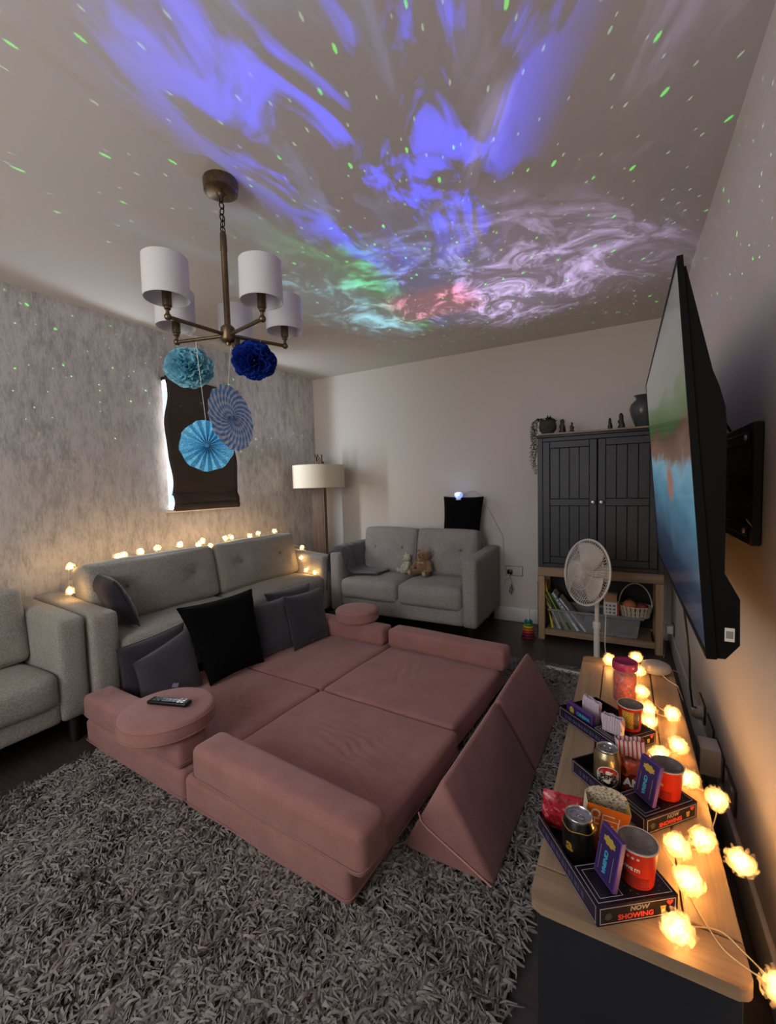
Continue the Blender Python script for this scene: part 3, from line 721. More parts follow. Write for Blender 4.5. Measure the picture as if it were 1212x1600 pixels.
# a green folder poking out beside the bench
t = thing('card_folder', 'green card folder corner sticking out left of the bench', 'folder', (-.595, 3.60, .002), (R(-6), 0, R(12)))
b = MB(); b.box((-.0015, -.11, 0), (.0015, .11, .46)); b.box((-.006, -.11, 0), (-.0035, .11, .40)); b.done('cover', plain('green_card', '#3f5a24', .6, nscale=20, namt=.3), t, 0)
b = MB(); b.box((-.0034, -.108, .002), (-.0016, .105, .43)); b.done('pages', M_PAPERW, t, 0)
def make_basket():
    t = thing('toy_basket', 'cream woven basket with tall hoop handle on the tub', 'basket', (.082, 3.555, .0845+.1415))
    m = plain('cream_wicker', '#cdbfa6', .7, nscale=80, namt=.15)
    for k in range(22):
        a = 2*PI*k/22; c, s = math.cos(a), math.sin(a)
        b = MB(); Mx = basis((0, 0, 0), (-s, c, 0), (c, s, 0), (0, 0, 1))
        b.box((-.0105, .0, 0), (.0105, .003, .085), .001, 1)
        for v in b.bm.verts:
            z = v.co.z; rr = (.070+.018*z/.085); rx = rr*1.22; v.co = Vector((c*rx - s*v.co.x, s*rr*.85 + c*v.co.x, z)) + Vector((c, s, 0))*v.co.y
        b.done('stave', m, t, 0)
    b = MB()
    for z in (.008, .045, .08):
        rr = .073+.018*z/.085; b.torus((0, 0, z), 1, .0035, seg=36, sec=6, rx=rr*1.21, ry=rr*.87)
    b.done('band', m, t)
    b = MB(); b.lathe([(0, .001), (.065, .001), (.065, .004), (0, .004)], 24); b.done('bottom', m, t)
    pts = [(math.cos(a)*.106, 0, .07+math.sin(a)*.175) for a in np.linspace(0, PI, 24)]
    b = MB(); b.tube(pts, .0045, 8); b.done('handle', m, t)
    return t
make_basket()
bz = .0845+.1415+.004
M_ORANGE = plain('orange_ball', '#c8744a', .6, nscale=200, namt=.1, bump=.1)
def fruit(name, lab, x, y, z, r, m, stem):
    t = thing(name, lab, 'toy fruit', (x, y, z))
    b = MB(); pr = [(0, .06)] + [(math.sin(a)*1.0, 1-math.cos(a)) for a in np.linspace(.25, PI-.3, 10)] + [(0, 1.9)]
    b.lathe([(q*r, w*r) for q, w in pr], 20); b.done('flesh', m, t, 180)
    b = MB(); b.tube([(0, 0, 1.88*r), (.004, .002, 2.15*r)], .003, 6)
    for k in range(3):
        a = k*2.1; b.poly([(0, 0, 1.95*r), (.014*math.cos(a-.5), .014*math.sin(a-.5), 2.1*r), (.028*math.cos(a), .028*math.sin(a), 2.0*r), (.014*math.cos(a+.5), .014*math.sin(a+.5), 2.1*r)])
    b.done('leaf', stem, t, 0)
M_GREENL = plain('toy_leaf_green', '#35502a', .6)
fruit('toy_orange', 'round orange toy fruit on the left in the basket', .045, 3.535, bz+.030, .046, M_ORANGE, M_GREENL)
fruit('toy_berry', 'dark pink toy fruit on the right in the basket', .124, 3.54, bz+.026, .038, plain('raspberry_toy', '#8f3a4c', .6, nscale=120, namt=.3, bump=.3), M_GREENL)
fruit('toy_berry', 'muted green toy vegetable at the back of the basket', .085, 3.60, bz+.03, .030, plain('muted_green_toy', '#5b6a48', .6), M_GREENL)
t = thing('printed_carton', 'small white printed carton with red edge beside the basket', 'carton', (-.062, 3.52, .0845+.1415))
b = MB(); b.box((-.06, -.03, 0), (.042, .03, .105), .001, 1); b.done('carton', M_PAPERW, t)
b = MB(); b.box((.028, -.0306, .0), (.0425, -.0301, .105)); b.done('edge_stripe', plain('red_print', '#a03028', .5), t, 0)
b = MB()
for k in range(9): b.box((-.05+(k % 3)*.026, -.0306, .02+(k//3)*.026), (-.034+(k % 3)*.026, -.0302, .034+(k//3)*.026))
b.done('print', plain('grey_print', '#6b6f78', .6), t, 0)
t = thing('wooden_box', 'small tan wooden box on top of the white carton', 'box', (-.075, 3.52, .0845+.1415+.1055))
b = MB(); b.box((-.04, -.028, 0), (.04, .028, .055), .002, 1); b.done('body', wood('tan_box_wood', '#8a6b48', '#b08d62', 0, .6), t)
b = MB(); b.box((-.042, -.03, .0552), (.042, .03, .066), .002, 1); b.done('lid', M_OAKX, t)
# rainbow ring stacker
def make_stacker():
    t = thing('ring_stacker', 'rainbow ring stacking toy on the floor beside the bench', 'toy', (-.650, 3.43, 0))
    b = MB(); b.lathe([(0, 0), (.055, 0), (.058, .008), (.05, .016), (0, .016)], 28); b.done('base', plain('stack_base', '#6b1f22', .4), t)
    b = MB(); b.lathe([(0, .016), (.008, .016), (.008, .235), (.006, .242), (0, .243)], 14); b.done('peg', M_WHITEPL, t)
    z = .016
    for c, r in (('#6b2340', .05), ('#b02a26', .047), ('#c96a1e', .044), ('#c9b023', .040), ('#3f8a3a', .036), ('#2a6f8a', .032)):
        h = .021; b = MB(); b.torus((0, 0, z+h/2), r-.011, h/2, seg=28, sec=10); b.done('ring', plain('ring_'+c[1:], c, .35), t); z += h
make_stacker()

# ------------------------------------------------------------------ pedestal fan
def make_fan():
    bx, by = -.135, 2.84
    t = thing('pedestal_fan', 'white pedestal fan standing between media unit and cupboard', 'fan', (bx, by, 0))
    for a in (172, 82, 262, 352):
        L = .31; b = MB()
        b.soft((L, .038, .024), .010, 6, (0, 0, .006), c=(L/2, 0, .013)); Mx = Matrix.Rotation(R(a), 4, 'Z'); bmesh.ops.transform(b.bm, matrix=Mx, verts=b.bm.verts[:])
        b.done('foot', M_WHITEPL, t)
    b = MB(); b.lathe([(0, .02), (.05, .02), (.045, .04), (.022, .055), (.02, .10), (0, .10)], 20); b.done('hub_cap', M_WHITEPL, t)
    b = MB(); b.cyl((0, 0, .05), (0, 0, .36), .0175, seg=18); b.done('lower_pole', M_WHITEPL, t)
    b = MB(); b.lathe([(0, .33), (.023, .33), (.024, .365), (.019, .372), (0, .372)], 18); b.done('collar', M_WHITEPL, t)
    b = MB(); b.cyl((0, 0, .36), (0, 0, .60), .013, seg=16); b.done('upper_pole', M_WHITEPL, t)
    # head: local z = blowing direction
    n = Vector((-.74, -.66, .16)).normalized(); c = Vector((-.055, -.07, .685)); xx = n.cross(Vector((0, 0, 1))).normalized(); yy = xx.cross(n)*-1
    Mh = basis(c, xx, n.cross(xx), n)
    b = MB(); b.lathe([(0, -.15), (.03, -.15), (.05, -.135), (.056, -.10), (.056, -.05), (.04, -.03), (0, -.03)], 24, Mh); mt = b.done('motor_housing', M_WHITEPL, t)
    b = MB(); b.cyl((0, 0, .58), Vector(c)-n*.09-Vector((0, 0, .03)), .016, .02, 12); b.done('neck', M_WHITEPL, t)
    b = MB(); p = Vector(c)-n*.09+Vector((0, 0, .054)); b.cyl(p, p+Vector((0, 0, .022)), .008, .010, 10); b.done('oscillation_knob', M_WHITEPL, mt)
    def cage(zsign, depth):
        b = MB(); Rr = .192
        for k in range(64):
            a = 2*PI*k/64; pts = []
            for s in np.linspace(.22, 1, 6): pts.append((Rr*s*math.cos(a), Rr*s*math.sin(a), zsign*depth*(1-s**2.6)))
            b.tube(pts, .0013, 4)
        for s in (.22, .55, .85): b.torus((0, 0, zsign*depth*(1-s**2.6)), Rr*s, .0013, seg=48, sec=5)
        bmesh.ops.transform(b.bm, matrix=Mh, verts=b.bm.verts[:]); return b
    g1 = cage(1, .055).done('front_guard', M_WHITEPL, t); cage(-1, .04).done('rear_guard', M_WHITEPL, t)
    b = MB(); b.torus((0, 0, 0), .194, .006, seg=56, sec=8, M=Mh); b.done('guard_rim', M_WHITEPL, t)
    b = MB(); b.lathe([(0, .052), (.04, .052), (.042, .058), (.03, .064), (0, .066)], 24, Mh); b.done('badge', plain('pale_badge', '#bdb7ac', .4), g1)
    mb = plain('milky_blade', '#d6d0c6', .35, alpha=.75)
    for k in range(3):
        def bl(u, v, k=k):
            a = 2*PI*k/3 + (u-.5)*(1.5-.2*v)+.4*v; r = .03+.145*v
            return Vector((r*math.cos(a), r*math.sin(a), .012+(u-.5)*.045*(1-.3*v)))
        b = MB(); b.grid(bl, 8, 6, Mh); o = b.done('blade', mb, t, 180); s = o.modifiers.new('t', 'SOLIDIFY'); s.thickness = .002
    b = MB(); b.lathe([(0, -.03), (.032, -.03), (.034, .025), (.02, .035), (0, .036)], 20, Mh); b.done('spinner', M_WHITEPL, t)
    b = MB(); b.tube([(.035, -.02, .56), (.05, -.03, .45), (.045, -.03, .25), (.06, -.03, .06), (.10, -.02, .012), (.2, .06, .006), (.3, .2, .006)], .003, 6); b.done('cable', M_WHITEPL, t)
make_fan()

# ------------------------------------------------------------------ floor lamp
def make_lamp():
    t = thing('floor_lamp', 'floor lamp of bundled brown sticks with wide cream drum shade', 'lamp', (-2.665, 3.43, 0))
    b = MB(); b.box((-.11, -.09, .0), (.11, .09, .025), .004, 1); b.done('base', M_DARKLEG, t)
    k = 0
    for i in range(9):
        for j in range(2):
            x = -.066+i*.0165; y = -.012+j*.024; h = 1.20 + (random.uniform(.28, .375) if abs(i-4) < 4 else .12)
            b = MB(); b.box((x-.0072, y-.010, .025), (x+.0072, y+.010, h), .0015, 1); b.done('stick', M_STICK, t); k += 1
    b = MB(); rr, z0, z1 = .255, 1.225, 1.448
    b.lathe([(rr, z0), (rr, z1), (rr-.004, z1), (rr-.004, z0)], 56, closed=True); sh = b.done('shade', M_CREAM, t, 40)
    b = MB(); b.torus((0, 0, z0+.004), rr-.001, .0035, seg=56, sec=6); b.torus((0, 0, z1-.004), rr-.001, .0035, seg=56, sec=6)
    for a in (0, 60, 120): b.cyl((rr*math.cos(R(a)), rr*math.sin(R(a)), z1-.02), (-rr*math.cos(R(a)), -rr*math.sin(R(a)), z1-.02), .002, seg=6)
    b.done('shade_ring', M_CREAM, sh)
make_lamp()

# ------------------------------------------------------------------ chandelier and hanging paper decorations
HX, HY, HZ = -1.345, 1.20, 1.825
def make_chandelier():
    t = thing('chandelier', 'five-arm bronze chandelier with white drum shades hanging from the ceiling', 'chandelier', (HX, HY, HZ))
    top = ZC-HZ
    b = MB(); b.lathe([(0, top), (.062, top), (.064, top-.006), (.062, top-.040), (.05, top-.046), (.018, top-.050), (.012, top-.058), (0, top-.058)], 36); b.done('ceiling_rose', M_BRONZE, t)
    z = top-.054; n = 6; pit = (z-.385)/n
    for k in range(n):
        b = MB(); b.torus((0, 0, z-pit*(k+.5)), 1, .0022, 'X' if k % 2 else 'Y', 16, 6, rx=.0105, ry=pit*.60); b.done('chain_link', M_DKBRONZE, t)
    b = MB(); b.tube([(0, 0, z+.01), (.006, .004, z-.05), (-.005, .004, z-.09), (0, 0, .37)], .0018, 5); b.done('flex', M_DKBRONZE, t)
    b = MB(); b.lathe([(0, .39), (.008, .39), (.012, .382), (.0135, .32), (.0118, .315), (.0118, .03), (0, .03)], 18); b.done('rod', M_BRONZE, t)
    b = MB(); b.lathe([(0, .04), (.018, .04), (.026, .032), (.027, -.012), (.02, -.022), (.010, -.026), (.008, -.034), (0, -.036)], 24); b.done('hub', M_BRONZE, t)
    for a in (-12, 66, 130, 194, 264):
        c, s = math.cos(R(a)), math.sin(R(a)); L = .235
        b = MB(); b.cyl((c*.02, s*.02, .004), (c*(L-.006), s*(L-.006), .004), .0068, seg=12); arm = b.done('arm', M_BRONZE, t)
        Mx = Matrix.Translation((c*L, s*L, 0))
        b = MB(); b.sph((0, 0, .004), .0125, 14, 10, Mx); b.lathe([(0, .012), (.006, .012), (.006, .026), (.011, .03), (.011, .036), (.0155, .04), (.0155, .094), (.013, .097), (0, .097)], 18, Mx); b.done('lamp_holder', M_BRONZE, arm)
        b = MB(); b.lathe([(0, .097), (.010, .097), (.013, .115), (.016, .135), (.011, .158), (0, .165)], 14, Mx); b.done('bulb', M_GLASSB, arm)
        b = MB(); r_ = .074; z0, z1 = .062, .198
        b.lathe([(r_, z0), (r_*.985, z1), (r_*.985-.0025, z1), (r_-.0025, z0)], 40, Mx, closed=True); sh = b.done('shade', M_SHADE, arm, 40)
        b = MB(); b.torus((c*L, s*L, .094), .02, .0016, seg=20, sec=5)
        for q in range(3):
            aa = R(120*q+20); b.cyl((c*L+.018*math.cos(aa), s*L+.018*math.sin(aa), .094), (c*L+(r_-.002)*math.cos(aa), s*L+(r_-.002)*math.sin(aa), .11), .0012, seg=5)
        b.done('shade_carrier', M_CHROME, arm)
make_chandelier()
def pompom(label, c, r, mat, seed, top):
    t = thing('paper_pompom', label, 'pompom', c, 0, 'paper decorations hanging from the chandelier')
    rn = random.Random(seed); b = MB(); N = 300
    for k in range(N):
        zz = 1-2*(k+.5)/N; a = k*2.39996; d = Vector((math.sqrt(1-zz*zz)*math.cos(a), math.sqrt(1-zz*zz)*math.sin(a), zz))
        d = (d+Vector((rn.uniform(-.2, .2), rn.uniform(-.2, .2), rn.uniform(-.2, .2)))).normalized()
        e = d.cross(Vector((rn.uniform(-1, 1), rn.uniform(-1, 1), rn.uniform(-1, 1)))).normalized(); f = d.cross(e)
        rr = r*rn.uniform(.86, 1.05); wv = rn.uniform(0, 6)
        def pt(u, v):
            s = .25+.75*v; wdt = (.06+.22*v)*r
            x = (u-.5)*2*wdt; return d*(rr*s*(1-.10*((u-.5)*2)**2*v)) + e*x + f*(.085*r*v*math.sin(u*8+wv)+.05*r*v*v*rn.uniform(.7, 1.3))
        b.grid(pt, 5, 3)
    for vx in b.bm.verts: vx.co.x *= 1.1; vx.co.y *= 1.1; vx.co.z *= .93
    o = b.done('tissue', mat, t, 180)
    b = MB(); b.tube([(0, 0, 0), (top[0]-c[0], top[1]-c[1], top[2]-c[2])], .0009, 4); b.done('thread', M_PAPERW, t)
def tissue(name, c):
    m, nt, bs = mat_base(name); bs.inputs['Base Color'].default_value = lin(c); bs.inputs['Roughness'].default_value = .8; bs.inputs['Specular IOR Level'].default_value = .2
    tr = nt.new('ShaderNodeBsdfTranslucent'); tr.inputs[0].default_value = lin(c)
    mx = nt.new('ShaderNodeMixShader'); mx.inputs[0].default_value = .35
    out = m.node_tree.nodes['Material Output']; nt.l.new(bs.outputs[0], mx.inputs[1]); nt.l.new(tr.outputs[0], mx.inputs[2]); nt.l.new(mx.outputs[0], out.inputs[0]); return m
pompom('pale blue tissue-paper pompom hanging under the left arm', (-1.61, 1.222, 1.752), .090, tissue('pale_blue_tissue', '#a2e3f5'), 1, (-1.48, 1.168, 1.828))
pompom('navy blue tissue-paper pompom hanging beside the hub', (-1.30, 1.285, 1.745), .080, tissue('navy_tissue', '#1c3da6'), 2, (-1.27, 1.30, 1.828))
def rosette(label, c, r, nrm, kind, top, seed):
    n = Vector(nrm).normalized(); x = Vector((0, 0, 1)).cross(n).normalized(); y = n.cross(x)
    t = thing('paper_fan', label, 'paper fan', c, 0, 'paper decorations hanging from the chandelier')
    m, nt, bs = mat_base('fan_paper_'+kind); co = nt.coord('UV'); sp = nt.new('ShaderNodeSeparateXYZ'); nt.put(sp.inputs[0], co); u, v = sp.outputs[0], sp.outputs[1]
    if kind == 'striped':
        q = nt.m('FRACT', nt.m('ADD', nt.m('MULTIPLY', u, 24), nt.m('MULTIPLY', v, 4.0)))
        col = nt.ramp(q, [(0, lin('#6aa6ea')), (.5, lin('#d9e6f8'))], 'CONSTANT')
    else:
        wv = nt.new('ShaderNodeTexVoronoi'); wv.inputs['Scale'].default_value = 1; nt.put(wv.inputs['Vector'], nt.mapv(co, (90, 14, 1)))
        col = nt.ramp(wv.outputs['Distance'], [(0, lin('#b8e4f5')), (.3, lin('#5cbdea'))], 'CONSTANT')
    nt.put(bs.inputs['Base Color'], col); bs.inputs['Roughness'].default_value = .7
    bm = bmesh.new(); uvl = bm.loops.layers.uv.new('UV'); npl = 30 if kind == 'striped' else 18
    rings = []
    for j, rr in enumerate((.06, .5, .93, 1.0)):
        ring = []
        for k in range(npl*2):
            a = 2*PI*k/(npl*2); dep = (1 if k % 2 else -1)*((.0035 if kind == 'striped' else .010)*(1-.45*rr)) ; sc = r*rr*(1+(.035 if (k//2) % 2 and j == 3 else 0))
            ring.append(bm.verts.new(x*sc*math.cos(a)+y*sc*math.sin(a)+n*dep))
        rings.append(ring)
    rv = (.06, .5, .93, 1.0)
    for j in range(3):
        for k in range(npl*2):
            k2 = (k+1) % (npl*2); f = bm.faces.new((rings[j][k], rings[j][k2], rings[j+1][k2], rings[j+1][k]))
            for lp, (uu, vv) in zip(f.loops, ((k, rv[j]), (k+1, rv[j]), (k+1, rv[j+1]), (k, rv[j+1]))): lp[uvl].uv = (uu/(npl*2), vv)
    me = bpy.data.meshes.new('pleats'); bm.to_mesh(me); bm.free(); o = put('pleats', me, m, t, 0)
    s = o.modifiers.new('t', 'SOLIDIFY'); s.thickness = .0008
    b = MB(); b.lathe([(0, .011), (.008, .011), (.010, .007), (.010, -.007), (.008, -.011), (0, -.011)], 14, basis((0, 0, 0), x, y, n)); b.done('centre_disc', plain('fan_centre_'+kind, '#3f86c0', .7), t)
    b = MB(); b.tube([y*r, (top[0]-c[0], top[1]-c[1], top[2]-c[2])], .0012, 4); b.done('thread', M_PAPERW, t)
rosette('polka-dot light blue paper fan, lowest of the hanging decorations', (-1.505, 1.205, 1.416), .103, (.72, -.69, .0), 'dotted', (-1.49, 1.165, 1.828), 1)
rosette('blue and white striped paper fan hanging behind the dotted one', (-1.43, 1.275, 1.530), .134, (.985, .17, .10), 'striped', (-1.40, 1.262, 1.828), 2)

# ------------------------------------------------------------------ media unit
UX0, UX1, UY0, UY1, UZ = -.160, .194, .835, 2.185, .400
def make_unit():
    t = thing('media_unit', 'long low charcoal media unit with plank oak top under the television', 'media unit', ((UX0+UX1)/2, UY0, 0))
    W = UX1-UX0; L = UY1-UY0; th = .026; e = .085; z0, z1 = UZ-th, UZ
    def rounded(x0, x1, y0, y1, rs):
        pts = []
        for (cx, cy, sx, sy, a0, r) in ((x1, y1, -1, -1, 0, rs[0]), (x0, y1, 1, -1, 90, rs[1]), (x0, y0, 1, 1, 180, rs[2]), (x1, y0, -1, 1, 270, rs[3])):
            if r == 0: pts.append((cx, cy)); continue
            for k in range(6): a = R(a0+18*k); pts.append((cx+sx*r+r*math.cos(a), cy+sy*r+r*math.sin(a)))
        return pts
    def brd(out, name, m):
        b = MB(); b.prism(out, z0, z1, 2); es = [x for x in b.bm.edges if abs(x.verts[0].co.z-x.verts[1].co.z) < 1e-6]
        bmesh.ops.bevel(b.bm, geom=es, offset=.0022, segments=2, affect='EDGES'); b.done(name, m, t, 35)
    brd(rounded(-W/2, W/2, 0, e, (0, 0, .022, .022)), 'end_plank', M_OAKX)
    brd(rounded(-W/2, W/2, L-e, L, (.022, .022, 0, 0)), 'end_plank', M_OAKX)
    cuts = [-W/2, -W/2+.088, W/2-.088, W/2]
    for k in range(3): brd(rounded(cuts[k]+(.0018 if k else 0), cuts[k+1]-(.0018 if k < 2 else 0), e+.003, L-e-.003, (0, 0, 0, 0)), 'plank', M_OAK)
    b = MB(); x0, x1, y0, y1 = -W/2+.012, W/2-.012, .018, L-.018
    b.box((x0, y0, .05), (x1, y0+.018, z0-.001), .002, 1); b.box((x0, y1-.018, .05), (x1, y1, z0-.001), .002, 1); b.box((x1-.01, y0+.018, .05), (x1, y1-.018, z0-.001)); b.box((x0+.02, y0+.018, .05), (x1-.01, y1-.018, .068))
    b.done('carcass', M_CHAR, t, 35)
    for k in range(3):
        dl = (y1-y0-.04)/3; ya = y0+.02+dl*k
        b = MB(); b.box((x0, ya+.002, .055), (x0+.018, ya+dl-.002, z0-.004), .003, 1); d = b.done('door', M_CHAR, t)
        b = MB(); b.lathe([(0, 0), (.006, 0), (.006, .012), (.014, .016), (.014, .024), (0, .026)], 14, basis((x0, ya+dl*.5, .25), (0, 1, 0), (0, 0, 1), (-1, 0, 0))); b.done('knob', M_CHROME, d)
    for x in (x0, x1-.04):
        for y in (y0, y1-.04):
            b = MB(); b.box((x+.002, y+.002, 0), (x+.038, y+.038, .0495), .002, 1); b.done('foot', M_CHAR, t)
make_unit()

# ------------------------------------------------------------------ cinema snack trays
M_TRAY = plain('black_printed_card', '#15131a', .35)
M_TRAYP = plain('violet_black_card', '#1d1830', .35)
M_LINE = plain('pale_lilac_line', '#b9a9b8', .5)
M_RED = plain('tray_red_print', '#d0453a', .5)
M_GREYP = plain('tray_grey_print', '#8f8b88', .5)
M_PURP = plain('purple_card', '#33205a', .45)
M_PURPE = plain('purple_card_edge', '#5a3a86', .45)
M_CYAN = plain('cyan_print', '#3fa2c4', .5)
M_YEL = plain('popcorn_yellow_print', '#b59a3d', .5)
M_CUPRED = plain('glossy_red_card', '#b22c1a', .3)
M_DOT = plain('grey_dot', '#6d6870', .6)
M_LID = plain('cloudy_lid', '#6f655f', .22, nscale=45, namt=.4)
M_SILVER = plain('can_silver', '#b9b9bd', .28, .95)
M_GOLDCAN = plain('can_champagne', '#a89a78', .3, .85)
M_BLKCAN = plain('can_black', '#0d0c0c', .28, .1)
M_GOLD = plain('gold_print', '#b48a32', .35, .4)
def tray(label, fl, ang, text_side):
    w, L, h = .165, .238, .040
    t = thing('snack_tray', label, 'snack tray', (fl[0], fl[1], UZ+.0006), R(ang), 'cinema snack trays on the media unit')
    s = .003; dk = .088
    b = MB()
    b.box((0, 0, 0), (w, L, .002)); b.box((0, 0, .002), (w, s, h)); b.box((0, L-s, .002), (w, L, h)); b.box((0, s, .002), (s, L-s, h)); b.box((w-s, s, .002), (w, L-s, h))
    b.done('box', M_TRAY, t, 0)
    b = MB(); b.box((s, s, h-.0022), (w-s, dk, h-.0002)); b.box((s, dk-.002, .002), (w-s, dk, h-.0022)); deck = b.done('deck', M_TRAY, t, 0)
    def frame(x0, x1, y0, y1, lw, M, par, m=M_LINE):
        b = MB(); q = .0004
        for lo, hi in (((x0, y0, 0), (x1, y0+lw, q)), ((x0, y1-lw, 0), (x1, y1, q)), ((x0, y0+lw, 0), (x0+lw, y1-lw, q)), ((x1-lw, y0+lw, 0), (x1, y1-lw, q))): b.box(lo, hi)
        bmesh.ops.transform(b.bm, matrix=M, verts=b.bm.verts[:]); b.done('print_border', m, par, 0)
    frame(.006, w-.006, .006, dk-.002, .0011, Matrix.Translation((0, 0, h)), deck)
    frame(.015, .062, .014, dk-.012, .0009, Matrix.Translation((0, 0, h)), deck)
    Mf = basis((0, -.0001, 0), (1, 0, 0), (0, 0, 1), (0, -1, 0))
    b = MB(); b.box((.002, .002, 0), (w-.002, h-.002, .0002)); bmesh.ops.transform(b.bm, matrix=Mf, verts=b.bm.verts[:]); fp = b.done('front_panel', M_TRAY, t, 0)
    Mf = basis((0, -.0004, 0), (1, 0, 0), (0, 0, 1), (0, -1, 0))
    frame(.005, w-.005, .004, h-.005, .0010, Mf, fp)
    lettering('NOW', .0125, M_GREYP, fp, Mf @ Matrix.Translation((.085, .0265, 0)), 1.15, shear=.15, bold=.0004)
    lettering('SHOWING', .0135, M_RED, fp, Mf @ Matrix.Translation((.078, .0125, 0)), 1.12, bold=.0005)
    hp = []
    for k in range(24):
        a = 2*PI*k/24; hp.append((.148+.0062*math.sin(a)**3*1.1, .028+.0065*(.8125*math.cos(a)-.3125*math.cos(2*a)-.125*math.cos(3*a)-.0625*math.cos(4*a)), .0004))
    b = MB(); b.poly(hp, Mf); b.done('heart_print', M_RED, fp, 0)
    b = MB(); b.poly([(.130, .010, .0004), (.138, .010, .0004), (.140, .023, .0004), (.128, .023, .0004)], Mf); b.done('tub_print', M_YEL, fp, 0)
    b = MB(); b.lathe([(0, .0003), (.007, .0003), (.007, .0004), (0, .0004)], 16, Mf @ Matrix.Translation((.022, .018, 0))); b.done('badge_print', plain('dull_green_print', '#3c4a3e', .6), fp, 0)
    Ms = basis((-.0004, L, 0), (0, -1, 0), (0, 0, 1), (-1, 0, 0))
    b = MB(); b.box((.002, .002, -.0003), (L-.002, h-.002, -.0001)); bmesh.ops.transform(b.bm, matrix=Ms, verts=b.bm.verts[:]); sp = b.done('side_panel', M_TRAYP, t, 0)
    frame(.004, L-.004, .003, h-.003, .0010, Ms, sp)
    b = MB()
    for k in range(14): b.box((.03+k*.012, .012, .0), (.036+k*.012+.003*(k % 2), .024, .0004))
    bmesh.ops.transform(b.bm, matrix=Ms, verts=b.bm.verts[:]); b.done('side_print', plain('dull_blue_print', '#3f4468', .6), sp, 0)
    # ring of dots around the cup place
    for k in range(20):
        a = 2*PI*k/20; x, y = .113+.038*math.cos(a), .043+.038*math.sin(a)
        if y < .012 or x > w-.008 or y > dk-.006: continue
        b = MB(); b.lathe([(0, .0002), (.0014, .0002), (.0014, 0), (0, 0)], 8, Matrix.Translation((x, y, h))); b.done('dot', M_DOT, deck, 0)
    return t
def tl(tr, u, v, z=0):
    a = tr.rotation_euler.z; return Vector((tr.location.x+u*math.cos(a)-v*math.sin(a), tr.location.y+u*math.sin(a)+v*math.cos(a), tr.location.z+z))
T1 = tray('nearest black snack tray with SHOWING lettering at the front of the unit', (-.037, .833), 36, 0)
T2 = tray('middle black snack tray holding the champagne-coloured can', (.051, 1.112), 47, 0)
T3 = tray('farthest black snack tray with two striped paper packs', (-.016, 1.408), 48, 0)
def cup(label, p, face, yellow=False, sc=1.0):
    t = thing('snack_cup', label, 'cup', p, (0, 0, face), 'red snack cups')
    h = .078*sc; rb, rt = .0285, .0355
    b = MB(); b.lathe([(0, .0), (rb, .0), (rb+.001, .002), (rt, h-.004), (rt+.002, h-.002), (rt+.002, h), (rt-.001, h), (rb-.001, .004), (0, .003)], 40); b.done('body', M_CUPRED, t, 50)
    b = MB(); b.torus((0, 0, h-.001), rt+.0008, .0016, seg=40, sec=6); b.done('rim', plain('rim_white', '#cfc6bd', .5) if 'rim_white' not in MATS else MATS['rim_white'], t)
    b = MB(); b.lathe([(0, h-.008), (rt*.55, h-.007), (rt*.80, h-.004), (rt*.85, h-.0015), (rt-.0005, h-.0015), (rt-.0005, h), (rt*.86, h+.0005), (rt*.8, h-.002), (rt*.5, h-.0055), (0, h-.0062)], 36); b.done('lid', M_LID, t, 60)
    if not yellow:
        tb = text_bm('LOVE IT!', .0085, bold=.0003); bent(tb, rb+.0042, R(-90), h*.52, .0004); tb.done('lettering', M_PAPERW, t, 0)
        tb = text_bm('* * * *', .013); bent(tb, rb+.0062, R(-90), h*.80, .0004); tb.done('print', M_PAPERW, t, 0)
    b = MB()
    for k in range(7):
        z = .006+k*.0032
        pts = [((rb+.0004+.007*z2/h)*math.cos(a), (rb+.0004+.007*z2/h)*math.sin(a), z2) for a, z2 in ((R(-150+q*10), z+.012*(1-(q/12))**2*.6) for q in range(13))]
        b.tube(pts, .0010, 4)
    b.done('stripes', M_TRAY, t)
    if yellow:
        bb = MB(); bb.grid(lambda u, v: Vector(((u-.5)*.030, (v-.5)*.055, 0)), 10, 6); bent(bb, rb+.0034, R(-118), h*.50, .0008)
        for vtx in bb.bm.verts: f = (rb+.0008+.0072*vtx.co.z/h)/Vector((vtx.co.x, vtx.co.y)).length; vtx.co.x *= f; vtx.co.y *= f
        yp = bb.done('yellow_panel', M_YEL, t, 0)
        bb = MB()
        for i in range(4):
            for j in range(7): bb.poly([(-.011+i*.0075+dx+(.0035 if j % 2 else 0), -.022+j*.0073+dy, 0) for dx, dy in ((-.0014, -.0016), (.0014, -.0016), (0, .002))])
        bent(bb, rb+.0034, R(-118), h*.5, .0008)
        for vtx in bb.bm.verts: f = (rb+.0013+.0072*vtx.co.z/h)/Vector((vtx.co.x, vtx.co.y)).length; vtx.co.x *= f; vtx.co.y *= f
        bb.done('print', M_TRAY, yp, 0)
        bb = MB(); bb.grid(lambda u, v: Vector(((u-.5)*.016, (v-.5)*.055, 0)), 6, 6); bent(bb, rb+.0034, R(-72), h*.50, .0008)
        for vtx in bb.bm.verts: f = (rb+.0008+.0072*vtx.co.z/h)/Vector((vtx.co.x, vtx.co.y)).length; vtx.co.x *= f; vtx.co.y *= f
        bb.done('dark_panel', M_TRAY, t, 0)
    return t
cup('red lidded cup with LOVE IT! print in the nearest tray', tl(T1, .113, .043, .0402), R(-22))
cup('plain-sided red lidded cup in the middle tray', tl(T2, .118, .043, .0402), R(-45))
cup('red lidded cup with yellow patterned panel in the farthest tray', tl(T3, .110, .045, .0402), R(15), True)
